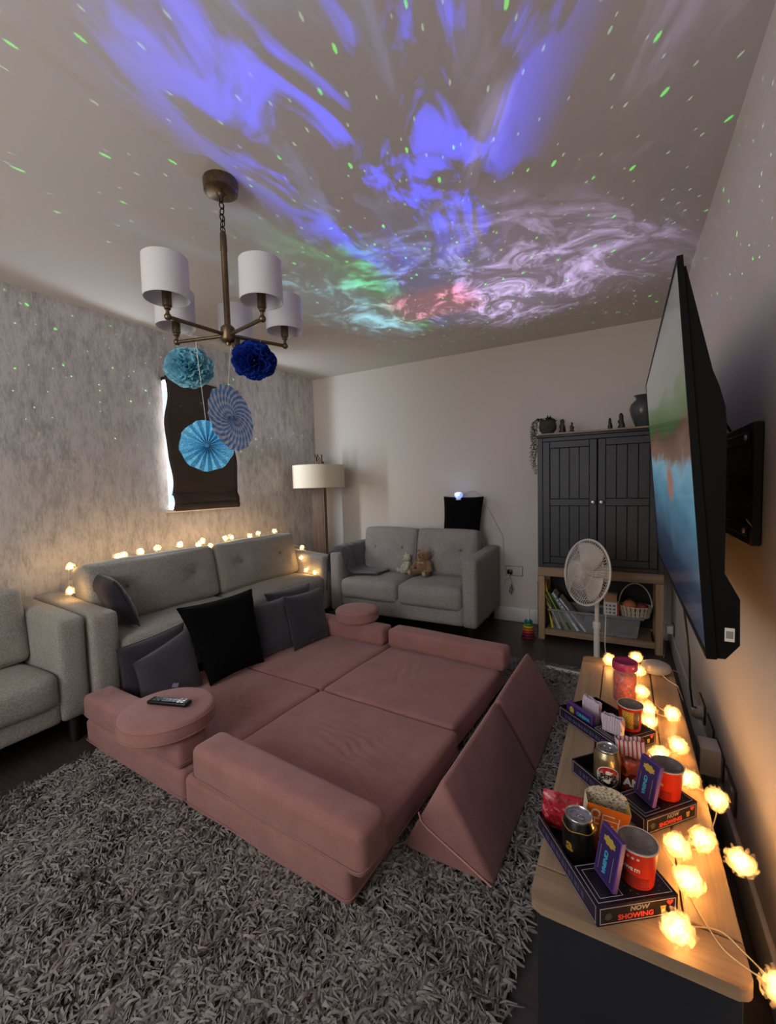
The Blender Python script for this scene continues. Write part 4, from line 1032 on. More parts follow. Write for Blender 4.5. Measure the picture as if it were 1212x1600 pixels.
def can(label, p, body, face, logo):
    t = thing('drink_can', label, 'can', p, (0, 0, face), 'drink cans')
    r = .0331; h = .1155
    b = MB(); b.lathe([(0, .004), (.022, .004), (.0245, 0), (.0265, .002), (r, .012), (r, .091), (.0315, .097), (.0275, .1065), (.0265, .109)], 40); b.done('body', body, t, 50)
    b = MB(); b.lathe([(.0265, .1088), (.0272, .112), (.0272, .1148), (.0262, .1155), (.0250, .1145), (.0243, .110), (.022, .1095), (0, .1098)], 40); lid = b.done('lid', M_SILVER, t, 60)
    b = MB(); b.torus((.004, 0, .1112), 1, .0011, seg=18, sec=5, rx=.0085, ry=.0065); b.torus((-.008, 0, .1108), 1, .0009, seg=18, sec=5, rx=.0095, ry=.0115); b.sph((-.001, 0, .111), (.002, .002, .0012), 8, 6); b.done('ring_pull', M_SILVER, lid)
    if logo:
        R_ = .026
        def disc(f, m, name, off, par=None):
            bb = MB(); pts = [(x, y) for x, y in f]; n = len(pts)
            c0 = bb.bm.verts.new((0, sum(p[1] for p in pts)/n, 0)); vs = [bb.bm.verts.new((x, y, 0)) for x, y in pts]
            for i in range(n): bb.bm.faces.new((c0, vs[i], vs[(i+1) % n]))
            bmesh.ops.subdivide_edges(bb.bm, edges=bb.bm.edges[:], cuts=2)
            bent(bb, r, R(-90), .052, off); return bb.done(name, m, par or t, 180)
        circ = lambda rr: [(rr*math.cos(2*PI*k/32), rr*math.sin(2*PI*k/32)) for k in range(32)]
        ro = disc(circ(R_+.0022), M_PAPERW, 'roundel', .0004)
        seg = lambda a0, a1, rr: [(rr*math.cos(R(a)), rr*math.sin(R(a))) for a in np.linspace(a0, a1, 18)]
        disc(seg(16, 164, R_), plain('can_red', '#a3232a', .35), 'roundel_top', .0009, ro)
        disc(seg(196, 344, R_), plain('can_roundel_black', '#0b0b10', .35), 'roundel_bottom', .0009, ro)
        tb = text_bm('PEPSI', .0165, bold=.0006); bent(tb, r, R(-90), .052, .0012); tb.done('lettering', MATS['can_roundel_black'], ro, 0)
    else:
        tb = text_bm('a', .034, bold=.001); bent(tb, r, R(-90), .062, .0006); tb.done('lettering', M_GOLD, t, 0)
        b = MB(); b.tube([((.0318+.0004)*math.cos(a), (.0318+.0004)*math.sin(a), .0945+.0016*math.sin(a*5)) for a in np.linspace(0, 2*PI, 60)[:-1]], .0011, 5, None, True); b.done('gold_band', M_GOLD, t)
    return t
can('black drink can with gold print in the nearest tray', tl(T1, .039, .126, .0022), M_BLKCAN, R(-28), False)
can('champagne-coloured drink can with red, white and black roundel', tl(T2, .038, .150, .0022), M_GOLDCAN, R(5), True)
def card(label, p, Mrot, w, h, th, txt=.0125):
    """upright sweet box: local x width, z height, printed face towards -y"""
    t = thing('sweet_box', label, 'sweet box', p, (0, 0, 0), 'purple sweet boxes'); t.rotation_euler = Mrot
    b = MB(); b.box((-w/2, -th/2, 0), (w/2, th/2, h), .0008, 1); b.done('box', M_PURPE, t)
    b = MB(); b.box((-w/2+.003, -th/2-.0004, .003), (w/2-.003, -th/2-.0001, h-.003)); f = b.done('face', M_PURP, t, 0)
    Mf = basis((0, -th/2-.0005, 0), (0, 0, -1), (1, 0, 0), (0, -1, 0))
    lettering('CINEMA', txt, M_CYAN, f, Mf @ Matrix.Translation((-h*.36, -w*.06, 0)), 1.0, bold=.0006)
    b = MB()
    for k in range(11):
        b.box((-w*.34, -th/2-.0008, h*.12+k*h*.045), (-w*.34+.0014, -th/2-.0005, h*.12+k*h*.045+h*.03)); b.box((w*.27, -th/2-.0008, h*.12+k*h*.045), (w*.27+.0014, -th/2-.0005, h*.12+k*h*.045+h*.03))
    b.done('small_print', M_GREYP, f, 0)['kind'] = 'stuff'
    b = MB(); st = []
    for k in range(24):
        a = 2*PI*k/24; rr = 1 if (k % 3) else .78; st.append((w*.30*rr*math.cos(a), -th/2-.0007, h*.79+h*.095*rr*math.sin(a)))
    b.poly(st); b.done('ticket_print', M_YEL, f, 0)
    return t
a1 = T1.rotation_euler.z
card('purple CINEMA sweet box standing edge-on in the nearest tray', tl(T1, .046, .045, .0412), (R(-11), R(0), a1-R(88)), .058, .100, .010)
card('purple CINEMA sweet box leaning face-on in the middle tray', tl(T2, .050, .047, .0412), (R(-13), R(0), R(-50)), .060, .100, .010)
t3a = T3.rotation_euler.z
def flat_card():
    t = thing('sweet_box', 'purple CINEMA sweet box lying on its long side in the farthest tray', 'sweet box', tl(T3, .020, .160, .0024), (0, 0, t3a-R(90)), 'purple sweet boxes')
    w, h, th = .112, .062, .014
    b = MB(); b.box((-w/2, -th/2, 0), (w/2, th/2, h), .0008, 1); b.done('box', M_PURPE, t)
    b = MB(); b.box((-w/2+.003, -th/2-.0004, .003), (w/2-.003, -th/2-.0001, h-.003)); f = b.done('face', M_PURP, t, 0)
    Mf = basis((0, -th/2-.0005, 0), (1, 0, 0), (0, 0, 1), (0, -1, 0))
    lettering('CINEMA', .0155, M_CYAN, f, Mf @ Matrix.Translation((.019, .042, 0)), 1.0, bold=.0006)
    b = MB(); b.poly([(-.032+.011*math.cos(2*PI*k/20)*(1 if k % 2 else .8), -th/2-.0006, .040+.016*math.sin(2*PI*k/20)*(1 if k % 2 else .85)) for k in range(20)]); b.done('popcorn_print', M_YEL, f, 0)
flat_card()
# striped paper packs, popcorn scoops and crisp packets
def stripes(name, c1, c2, n, axis=0):
    m, nt, bs = mat_base(name); sp = nt.new('ShaderNodeSeparateXYZ'); nt.put(sp.inputs[0], nt.coord())
    q = nt.m('FRACT', nt.m('MULTIPLY', sp.outputs[axis], n))
    nt.put(bs.inputs['Base Color'], nt.ramp(q, [(0, lin(c1)), (.38, lin(c2))], 'CONSTANT')); bs.inputs['Roughness'].default_value = .75; return m
M_STR = stripes('lilac_white_stripe', '#9a7fa8', '#d9cdd0', 190)
M_STRR = stripes('red_white_stripe', '#b03a3c', '#d8c8c4', 95)
M_STRY = stripes('cream_stripe', '#cba75a', '#ddd2b2', 120)
def paper_pack(label, p, rot, w, d, h, flare, mat, group='striped popcorn packs'):
    t = thing('popcorn_pack', label, 'popcorn pack', p, rot, group)
    n = 8
    def side(u, v):
        a = u*4; k = int(a) % 4; f = a-int(a)
        c = [(-1, -1), (1, -1), (1, 1), (-1, 1)]; x = c[k][0]*(1-f)+c[(k+1) % 4][0]*f; y = c[k][1]*(1-f)+c[(k+1) % 4][1]*f
        s = 1+flare*v; zz = h*v+(.0018*math.sin(u*50) if v > .95 else 0)
        return Vector((x*w/2*s+.0012*math.sin(v*7+u*20), y*d/2*s, zz))
    b = MB(); b.grid(side, 32, 6, wrap=True); o = b.done('paper', mat, t, 30); s = o.modifiers.new('t', 'SOLIDIFY'); s.thickness = .0008
    b = MB(); b.box((-w/2*.98, -d/2*.98, 0), (w/2*.98, d/2*.98, .0015)); b.done('bottom', M_PAPERW, t, 0)
    return t
paper_pack('folded striped paper pack behind the purple box in the farthest tray', tl(T3, .065, .165, .0025), (R(-4), R(4), t3a-R(85)), .060, .012, .085, .12, M_STR)
paper_pack('folded striped paper pack at the front corner of the farthest tray', tl(T3, .037, .042, .0408), (R(-6), R(-6), t3a-R(80)), .060, .020, .052, .10, M_STR)
paper_pack('red striped paper pack behind the leaning purple box', tl(T2, .116, .140, .0045), (R(-8), R(-2), R(15)), .062, .028, .116, .12, M_STRR)
def scoop(label, p, rot):
    t = thing('popcorn_scoop', label, 'popcorn box', p, rot)
    M_OR = plain('orange_card', '#c8661a', .45, nscale=20, namt=.12); w, d, h = .074, .036, .108
    b = MB(); b.prism([(-w/2, 0), (w/2, 0), (w/2*1.18, h), (-w/2*1.18, h)], -d/2, -d/2+.001, 1); f = b.done('front', M_OR, t, 0)
    for s in (-1, 1):
        b = MB(); b.poly([(s*w/2, -d/2, 0), (s*w/2, d/2, 0), (s*w/2*1.2, d/2*1.1, h*1.02), (s*w/2*1.18, -d/2, h)]); o = b.done('side', M_STRY, t, 0); q = o.modifiers.new('t', 'SOLIDIFY'); q.thickness = .0008
    m, nt, bs = mat_base('newsprint_liner'); nn = nt.noise(nt.mapv(nt.coord(), (160, 160, 320)), 1, 2, .6); nt.put(bs.inputs['Base Color'], nt.ramp(nn, [(.4, lin('#6f695c')), (.52, lin('#cfc5ae'))])); bs.inputs['Roughness'].default_value = .8
    b = MB(); arc = [(-w/2*1.2, h*.98)]+[(w/2*1.2*math.cos(a), h*.98+.026*math.sin(a)) for a in np.linspace(PI, 0, 12)][1:-1]+[(w/2*1.2, h*.98)]
    b.prism([(-w/2, 0), (w/2, 0)]+list(reversed(arc)), d/2, d/2+.001, 1); b.done('back_flap', m, t, 0)
    b = MB(); b.box((-w/2, -d/2+.001, 0), (w/2, d/2, .001)); b.done('bottom', m, t, 0)
    Mf = basis((0, -d/2-.0004, 0), (0, 0, -1), (1, 0, 0), (0, -1, 0))
    lettering('CHOC', .027, M_PAPERW, f, Mf @ Matrix.Translation((-h*.55, -w*.34, 0)), 1.0, bold=.0006)
    Mg = basis((0, -d/2-.0004, 0), (1, 0, 0), (0, 0, 1), (0, -1, 0))
    b = MB()
    for k in range(6): b.box((-.010, .034+k*.011, 0), (.024-(k % 2)*.009, .0358+k*.011, .0004))
    for x in (-.010, .023): b.box((x, .034, 0), (x+.0018, .090, .0004))
    bmesh.ops.transform(b.bm, matrix=Mg, verts=b.bm.verts[:]); b.done('line_print', M_PAPERW, f, 0)
    b = MB(); b.lathe([(0, .0002), (.011, .0002), (.011, .0005), (0, .0005)], 18, Mg @ Matrix.Translation((.020, .056, 0))); b.done('spot_print', M_YEL, f, 0)
scoop('open orange card popcorn scoop standing in the nearest tray', tl(T1, .112, .165, .0045), (R(3), R(9), R(11)))
def packet(label, p, rot, w, h, mat, txt, tm):
    t = thing('snack_packet', label, 'snack packet', p, rot)
    def pt(u, v, s):
        e = ((1-(2*u-1)**4)*(1-(2*v-1)**4))**.6; return Vector(((u-.5)*w, s*.011*e + .0018*noise.noise(Vector((u*5, v*5, s))), v*h))
    b = MB()
    for s in (-1, 1): b.grid(lambda u, v: pt(u, v, s), 12, 14)
    bmesh.ops.remove_doubles(b.bm, verts=b.bm.verts[:], dist=1e-5); o = b.done('foil', mat, t, 180)
    for z in (.0, h):
        b = MB(); b.box((-w/2, -.0008, z-.004), (w/2, .0008, z+.004)); b.done('crimp', mat, t, 0)
    if txt:
        tb = text_bm(txt, .028, bold=.001)
        for v in tb.bm.verts:
            x, y, zz = v.co; X = x; Z = h*.28+y; q = pt(min(.98, max(.02, X/w+.5)), min(.98, max(.02, Z/h)), -1); v.co = Vector((X, q.y-.0012-zz, Z))
        tb.done('lettering', tm, t, 0)
def patch_mat(name, cols, sc):
    m, nt, bs = mat_base(name); n = nt.noise(nt.coord(), sc, 2, .5, 1.2); k = len(cols)
    nt.put(bs.inputs['Base Color'], nt.ramp(n, [(.28+.44*i/(k-1) if i else 0, lin(c)) for i, c in enumerate(cols)], 'CONSTANT')); bs.inputs['Roughness'].default_value = .3; return m
packet('shiny red, pink and yellow snack packet at the back of the nearest tray', tl(T1, .050, .208, .014), (R(-10), R(2), R(6)), .095, .075, patch_mat('red_pink_foil', ['#7a1622', '#a82430', '#c4616c', '#c9a548'], 42), None, None)
packet('brown and orange snack packet beside the champagne-coloured can', tl(T2, .086, .116, .008), (R(-6), R(2), R(0)), .056, .082, patch_mat('brown_orange_foil', ['#4a1712', '#8a3a22', '#b5462a', '#7a5a3a'], 30), 'AN', M_PAPERW)
# ------------------------------------------------------------------ jar and smart speaker
def make_jar():
    t = thing('sweet_jar', 'tall clear jar of red sweets with magenta lid', 'jar', (.010, 1.80, UZ+.0005))
    m, nt, bs = mat_base('clear_jar'); bs.inputs['Base Color'].default_value = (.95, .75, .72, 1); bs.inputs['Roughness'].default_value = .12; bs.inputs['Alpha'].default_value = .16
    b = MB(); b.lathe([(0, 0), (.038, 0), (.0405, .004), (.0405, .118), (.038, .123), (.036, .124)], 36); b.done('jar', m, t, 50)
    b = MB(); b.lathe([(0, .003), (.0375, .003), (.0378, .10), (.03, .106), (.0, .108)], 28)
    for v in b.bm.verts: v.co += v.co.normalized()*.002*noise.noise(v.co*160)
    b.done('sweets', patch_mat('red_sweets', ['#8a1a10', '#c8331c', '#d84e2c', '#dd7a50'], 70), t, 180)
    b = MB(); b.lathe([(.036, .121), (.0425, .121), (.043, .123), (.043, .146), (.0415, .149), (.036, .150), (.030, .147), (0, .147)], 36); b.done('lid', plain('magenta_lid', '#a8285f', .3, alpha=.92), t, 50)
make_jar()
def make_speaker():
    t = thing('smart_speaker', 'white pebble-shaped smart speaker at the far end of the unit', 'speaker', (.128, 2.115, UZ+.0005))
    b = MB(); b.lathe([(0, 0), (.035, 0), (.052, .008), (.057, .020), (.052, .034), (.035, .043), (0, .046)], 40); b.done('shell', plain('speaker_fabric', '#b9b3aa', .9, nscale=400, namt=.12), t, 180)
    b = MB(); b.lathe([(0, -.0003), (.036, -.0003), (.036, .003), (0, .003)], 28); b.done('base', M_WHITEPL, t)
    b = MB(); b.tube([(.02, -.05, .012), (.035, -.075, .006), (.05, -.095, .004), (.068, -.11, .0), (.085, -.12, -.05)], .0018, 5); b.done('cable', M_WHITEPL, t)
make_speaker()
def make_remote():
    t = thing('remote_control', 'black television remote lying on the near round cushion', 'remote', (-1.645, 1.065, .3525), (0, 0, R(17)))
    b = MB(); b.soft((.185, .044, .016), .006, 8, (0, 0, .002), c=(0, 0, .0085)); b.done('shell', M_BLACKPL, t, 60)
    for i in range(9):
        for j in range(3):
            wht = i > 6
            b = MB(); x = -.078+i*.0185; y = -.013+j*.013; b.box((x-.005, y-.004, .0175), (x+.005, y+.004, .0192), .001, 1); b.done('key', M_WHITEPL if wht else M_CHAR, t)
    b = MB(); b.lathe([(.010, .0178), (.014, .0178), (.014, .0196), (.010, .0196)], 20, Matrix.Translation((-.04, 0, 0)), closed=True); b.done('dial', M_CHAR, t)
make_remote()

# ------------------------------------------------------------------ television on its wall bracket
def make_tv():
    Y0, Y1 = .995, 2.27
    t = thing('television', 'large wall-mounted flat television seen almost edge-on', 'television', (.13, (Y0+Y1)/2, .9))
    inv = Matrix.Translation(-Vector(t.location))
    top = Vector((.086, 0, 1.648)); bot = Vector((.143, 0, .884)); ax = (top-bot).normalized(); nr = Vector((-ax.z, 0, ax.x))   # nr points into the room
    H = (top-bot).length
    def pr(s, d): q = bot+ax*s-nr*d; return (q.x, q.z)
    b = MB(); b.prism([pr(.0, .003), pr(H, .003), pr(H, .009), pr(0, .016)], Y0, Y1, 1); b.done('panel', M_TVBLK, t, 0)
    b = MB(); lw = .007
    b.prism([pr(0, -.001), pr(.012, -.001), pr(.012, .003), pr(0, .003)], Y0, Y1, 1); b.prism([pr(H-lw, -.001), pr(H, -.001), pr(H, .003), pr(H-lw, .003)], Y0, Y1, 1)
    b.prism([pr(.012, -.001), pr(H-lw, -.001), pr(H-lw, .003), pr(.012, .003)], Y0, Y0+lw, 1); b.prism([pr(.012, -.001), pr(H-lw, -.001), pr(H-lw, .003), pr(.012, .003)], Y1-lw, Y1, 1)
    b.done('bezel', M_TVBLK, t, 0)
    b = MB(); c = [pr(H-.02, .0098), pr(H-.02, .013), pr(.545, .042), pr(.515, .050), pr(.475, .057), pr(.44, .057), pr(.165, .038), pr(.115, .058), pr(.028, .053), pr(.0, .030), pr(.0, .0165), pr(H-.04, .0098)]
    b.prism(c, Y0+.006, Y1-.006, 1); b.done('rear_housing', M_TVBLK, t, 0)
    b = MB(); q0, q1 = pr(.035, .034), pr(.072, .052)
    b.box((q0[0]-.004, Y0+.0050, q0[1]), (q0[0]+.011, Y0+.0058, q0[1]+.026)); rl = b.done('rating_label', M_PAPERW, t, 0)
    b = MB(); b.box((q0[0]-.002, Y0+.0044, q0[1]+.006), (q0[0]+.009, Y0+.0049, q0[1]+.020)); b.done('label_print', plain('label_grey', '#8a867f', .6), rl, 0)
    # the lit picture
    m, nt, bs = mat_base('lit_screen'); sp = nt.new('ShaderNodeSeparateXYZ'); nt.put(sp.inputs[0], nt.coord('Generated'))
    yy, zz = sp.outputs[1], sp.outputs[2]
    n = nt.noise(nt.mapv(nt.coord('Generated'), (1, 2.2, 5)), 1.6, 4, .55, .5)
    v = nt.m('ADD', zz, nt.m('MULTIPLY', nt.m('SUBTRACT', n, .5), .22)); v = nt.m('SUBTRACT', v, nt.m('MULTIPLY', yy, .10))
    col = nt.ramp(v, [(.0, (.010, .016, .035)), (.10, (.02, .04, .08)), (.22, (.05, .12, .19)), (.38, (.10, .27, .38)), (.46, (.20, .38, .48)), (.50, (.20, .11, .07)), (.58, (.10, .05, .035)), (.61, (.04, .09, .02)), (.69, (.06, .12, .04)), (.73, (.14, .16, .14)), (.9, (.17, .18, .18)), (1, (.12, .12, .12))])
    ob = nt.new('ShaderNodeTexGradient', gradient_type='SPHERICAL'); nt.put(ob.inputs['Vector'], nt.mapv(nt.coord('Generated'), (0, 11, 11), (0, -4.2, -4.75)))
    col = nt.mix(nt.ramp(ob.outputs[0], [(.0, (0, 0, 0)), (.55, (1, 1, 1))]), col, (.34, .17, .12, 1))
    bs.inputs['Base Color'].default_value = (.01, .01, .012, 1); bs.inputs['Roughness'].default_value = .14
    nt.put(bs.inputs['Emission Color'], col); bs.inputs['Emission Strength'].default_value = .62
    b = MB(); b.prism([pr(.012, .0005), pr(H-lw, .0005), pr(H-lw, .0029), pr(.012, .0029)], Y0+lw, Y1-lw, 1); b.done('screen', m, t, 0)
    # swing arm reaching the wall plate
    b = MB(); b.box((.168, 1.56, 1.18), (.215, 1.78, 1.24), .004, 1); b.box((.20, 1.64, 1.185), (.288, 1.70, 1.235), .004, 1); b.done('mount_arm', M_BLACKMAT, t)
    for o in t.children: o.matrix_parent_inverse = inv
    for o in t.children:
        for c2 in o.children: c2.matrix_parent_inverse = Matrix()
    t2 = thing('wall_bracket', 'black metal wall bracket plate behind the television', 'bracket', (XR, 1.69, 1.04)); inv = Matrix.Translation(-Vector(t2.location))
    b = MB(); b.box((.296, 1.455, 1.045), (XR-.0005, 1.93, 1.375), .004, 1); b.done('plate', M_BLACKMAT, t2)
    for z in (1.07, 1.32):
        b = MB(); b.box((.289, 1.47, z), (.2955, 1.915, z+.03), .002, 1); b.done('rail', M_BLACKMAT, t2)
    for y in (1.48, 1.90):
        for z in (1.085, 1.335):
            b = MB(); b.cyl((.284, y, z), (.289, y, z), .008, seg=10); b.done('bolt', M_CHROME, t2)
    b = MB(); b.tube([(.285, 1.66, 1.37), (.262, 1.62, 1.40), (.235, 1.60, 1.40), (.20, 1.6, 1.36)], .004, 6); b.tube([(.30, 1.45, 1.10), (.285, 1.435, 1.12), (.285, 1.435, 1.15), (.30, 1.45, 1.165)], .003, 6); b.done('cable', M_CABLEB, t2)
    for o in t2.children: o.matrix_parent_inverse = inv
    b = MB(); b.tube([(.178, 1.93, .915), (.20, 1.95, .80), (.225, 2.02, .62), (.245, 2.10, .48), (.25, 2.12, .36), (.27, 2.20, .24), (.312, 2.28, .20)], .004, 7)
    o = b.done('power_cable', M_CABLEB); tag(o, 'black cable dropping from the television to the sockets', 'cable')
make_tv()

# ------------------------------------------------------------------ wall sockets
M_STEEL = plain('satin_steel_plate', '#57514a', .35, .6)
def socket(label, M, w=.146, h=.086, n=2, grp=None):
    t = thing('wall_socket', label, 'socket', (0, 0, 0), 0, grp); t.matrix_world = M
    b = MB(); b.box((-w/2, -h/2, 0), (w/2, h/2, .0075), .002, 2); b.done('plate', M_STEEL, t)
    b = MB(); b.box((-w/2+.004, -h/2+.004, .0076), (w/2-.004, h/2-.004, .0085), .0005, 1); b.done('insert', M_CREAMPL, t)
    for k in range(n):
        x = (k-(n-1)/2)*.07
        b = MB(); b.box((x-.006, .016, .0086), (x+.006, .034, .0115), .001, 1); b.done('switch', M_CREAMPL, t)
        for dx, dz, ww, hh in ((0, .004, .003, .006), (-.010, -.014, .006, .003), (.010, -.014, .006, .003)):
            b = MB(); b.box((x+dx-ww/2, dz-hh/2, .0086), (x+dx+ww/2, dz+hh/2, .0088)); b.done('slot', M_BLACKMAT, t, 0)
    return t
def MR(y, z): return basis((XR-.0003, y, z), (0, -1, 0), (0, 0, 1), (-1, 0, 0))
socket('double socket on the right wall with the round plug, farthest of the row', MR(2.30, .195), grp='sockets behind the media unit')
socket('double socket on the right wall, second from the television end', MR(2.10, .195), grp='sockets behind the media unit')
socket('double socket on the right wall carrying the white adapter', MR(1.90, .195), grp='sockets behind the media unit')
socket('double socket on the right wall nearest the camera', MR(1.72, .195), grp='sockets behind the media unit')
socket('socket on the right wall beside the oak bench', MR(3.55, .16), w=.086, n=1)
MBk = basis((-.835, YB-.0003, .45), (1, 0, 0), (0, 0, 1), (0, -1, 0))
socket('double socket on the back wall right of the loveseat', MBk)
def boxy_plug(name, label, lo, hi, cat='plug', cable=None, grp=None):
    c = [(lo[i]+hi[i])/2 for i in range(3)]; t = thing(name, label, cat, c)
    b = MB(); b.box([lo[i]-c[i] for i in range(3)], [hi[i]-c[i] for i in range(3)], .004, 2); b.done('casing', M_WHITEPL, t)
    if cable:
        b = MB(); b.tube([Vector(p)-Vector(c) for p in cable], .0022, 6); b.done('cable', M_WHITEPL, t)
    return t
boxy_plug('plug_adapter', 'boxy white plug adapter in the socket row by the unit', (.250, 1.84, .155), (.3125, 1.93, .255), cable=[(.255, 1.86, .15), (.245, 1.82, .10), (.255, 1.75, .08), (.27, 1.7, .02), (.25, 1.60, .006)])
boxy_plug('plug', 'small white plug in the socket beside the oak bench', (.272, 3.52, .135), (.3125, 3.58, .19), cable=[(.275, 3.54, .135), (.262, 3.53, .09), (.265, 3.52, .03), (.26, 3.48, .004), (.25, 3.40, .004)])
t = thing('plug', 'rounded white plug feeding the string lights', 'plug', (.312, 2.24, .20))
b = MB(); b.lathe([(0, 0), (.028, 0), (.030, .006), (.026, .03), (.016, .042), (0, .044)], 22, basis((0, 0, 0), (0, 1, 0), (0, 0, 1), (-1, 0, 0))); b.done('casing', M_WHITEPL, t)
t = thing('plug', 'black plug with looped white cable in the back wall socket', 'plug', (-.87, YB-.008, .44))
b = MB(); b.box((-.022, -.03, -.02), (.022, 0, .022), .006, 2); b.done('casing', M_BLACKPL, t)
b = MB(); b.tube([(0, -.03, -.01), (-.01, -.05, -.04), (-.04, -.05, -.07), (-.055, -.045, -.12), (-.03, -.045, -.17), (.01, -.045, -.15), (.015, -.045, -.09), (.0, -.04, -.04), (-.02, -.05, .0), (-.05, -.05, .03)], .003, 6); b.done('cable', M_WHITEPL, t)
b = MB(); b.tube([(.02, -.045, -.10), (.03, -.045, -.15), (.02, -.045, -.19), (.005, -.045, -.17), (.012, -.045, -.12)], .004, 6); b.done('cable_tie', M_CABLEB, t)
b = MB(); b.tube([(-1.265, 3.70, 1.125), (-1.20, 3.755, 1.16), (-1.13, 3.77, 1.12), (-1.06, 3.775, 1.0), (-.99, 3.78, .86), (-.935, 3.782, .76), (-.925, 3.782, .60), (-.925, 3.78, .50), (-.905, 3.765, .455)], .0028, 6)
o = b.done('projector_cable', M_WHITEPL); tag(o, 'white cable running from the projector down to the back wall socket', 'cable')

# ------------------------------------------------------------------ star projector
PX, PY, PZ = -1.29, 3.66, 1.128
def make_projector():
    t = thing('star_projector', 'small globe star projector glowing blue-white on the black cushion', 'projector', (PX, PY, PZ-.045))
    b = MB(); b.lathe([(0, 0), (.022, 0), (.024, .004), (.018, .012), (.01, .018), (0, .018)], 24); b.done('foot', M_WHITEPL, t)
    b = MB(); b.sph((0, 0, .045), (.038, .038, .034), 24, 16)
    bmesh.ops.delete(b.bm, geom=[v for v in b.bm.verts if v.co.z > .066], context='VERTS'); b.done('globe', plain('projector_shell', '#c9cbd6', .3, emit=(.22, .32, 1, 1), estr=1.3), t)
    lens = plain('projector_lens', (.2, .3, 1, 1), .2, emit=(.35, .5, 1, 1), estr=9)
    b = MB(); b.lathe([(0, .0685), (.014, .0675), (.022, .0655)], 20); b.done('lens', lens, t, 180)
    b = MB(); b.lathe([(0, .0), (.010, .001), (.013, .003), (.010, -.002), (0, -.003)], 16, basis((-.0, -.0378, .050), (1, 0, 0), (0, 0, 1), (0, -1, 0))); b.done('front_lens', plain('front_lens', (.5, .6, 1, 1), .2, emit=(.6, .72, 1, 1), estr=30), t, 180)
    d = bpy.data.lights.new('nebula_beam', 'SPOT'); d.energy = 1.0; d.spot_size = R(168); d.spot_blend = .15; d.shadow_soft_size = 0.001; d.use_nodes = True
    lo = bpy.data.objects.new('nebula_beam', d); COL.objects.link(lo); lo.location = (PX, PY, PZ+.034); lo.rotation_euler = (PI, 0, 0)
    nt = NT(d.node_tree); em = [n for n in nt.n if n.type == 'EMISSION'][0]
    sp = nt.new('ShaderNodeSeparateXYZ'); dirv = nt.coord('Normal'); nt.put(sp.inputs[0], dirv)
    inv = nt.m('DIVIDE', 1, nt.m('MAXIMUM', nt.m('ABSOLUTE', sp.outputs[2]), .03))
    s = nt.m('MULTIPLY', sp.outputs[0], nt.m('MULTIPLY', inv, SGN)); q = nt.m('MULTIPLY', sp.outputs[1], nt.m('MULTIPLY', inv, SGNT))   # slopes: s to the right, q towards the camera
    r2 = nt.m('ADD', nt.m('MULTIPLY', s, s), nt.m('MULTIPLY', q, q)); r = nt.m('SQRT', r2)
    ang = nt.m('ARCTAN2', s, nt.m('MAXIMUM', q, .02))
    lr = nt.m('LOGARITHM', nt.m('MAXIMUM', r, .05), 2.718)
    def vec(a, b_, c=0):
        n = nt.new('ShaderNodeCombineXYZ'); nt.put(n.inputs[0], a); nt.put(n.inputs[1], b_); nt.put(n.inputs[2], c); return n.outputs[0]
    stream = nt.noise(vec(nt.m('MULTIPLY', ang, 9.5), nt.m('MULTIPLY', lr, 2.6), 3.7), 1.0, 5, .62, .7)
    fine = nt.noise(vec(nt.m('MULTIPLY', ang, 5.0), nt.m('MULTIPLY', r, 5.2), 8.2), 1.0, 6, .70, .9)
    big = nt.noise(vec(nt.m('MULTIPLY', ang, 11.0), nt.m('MULTIPLY', lr, 5.0), 14.2), 1.0, 5, .58, .8)
    def smooth(x, a, b_):
        n = nt.new('ShaderNodeMapRange', interpolation_type='SMOOTHSTEP'); nt.put(n.inputs[0], x); n.inputs[1].default_value = a; n.inputs[2].default_value = b_; return n.outputs[0]
    def band(x, c, w0, w1): return nt.m('SUBTRACT', 1, smooth(nt.m('ABSOLUTE', nt.m('SUBTRACT', x, c)), w0, w1))
    ahead = nt.m('GREATER_THAN', q, .0)
    # filaments close to the projector, long streaks far out
    near = nt.m('MULTIPLY', nt.m('MULTIPLY', smooth(r, .38, .75), nt.m('SUBTRACT', 1, smooth(r, 1.15, 1.75))), band(ang, .30, .45, .95))
    far = nt.m('MULTIPLY', nt.m('MULTIPLY', smooth(r, 1.1, 1.6), nt.m('SUBTRACT', 1, smooth(r, 2.2, 3.6))), band(ang, .24, .22, .62))
    comp = nt.m('POWER', nt.m('ADD', 1, r2), 1.2)
    dens = nt.m('ADD', nt.m('MULTIPLY', nt.m('MULTIPLY', nt.m('ADD', .10, smooth(fine, .44, .72)), near), 1.7), nt.m('MULTIPLY', nt.m('MULTIPLY', nt.m('ADD', .06, smooth(stream, .50, .76)), far), .42))
    dens = nt.m('MULTIPLY', nt.m('MULTIPLY', dens, ahead), comp)
    # tint: green on the left, pink in the middle close by, blue far out, lilac-white on the right
    wob = nt.m('MULTIPLY', nt.m('SUBTRACT', stream, .5), .22)
    tint = nt.mix(smooth(nt.m('ADD', ang, wob), .22, .55), (.20, .32, 1.0, 1), (.62, .52, 1.0, 1))
    gr = nt.m('MULTIPLY', nt.m('SUBTRACT', 1, smooth(nt.m('ADD', ang, wob), .02, .14)), nt.m('SUBTRACT', 1, smooth(r, 1.55, 2.0)))
    tint = nt.mix(gr, tint, (.10, .85, .42, 1))
    cy = nt.m('MULTIPLY', nt.m('SUBTRACT', 1, smooth(nt.m('ADD', ang, wob), -.16, -.02)), .8)
    tint = nt.mix(cy, tint, (.30, .62, .95, 1))
    pk = nt.m('MULTIPLY', band(s, .16, .12, .30), band(q, .80, .10, .24))
    tint = nt.mix(pk, tint, (1.0, .36, .60, 1))
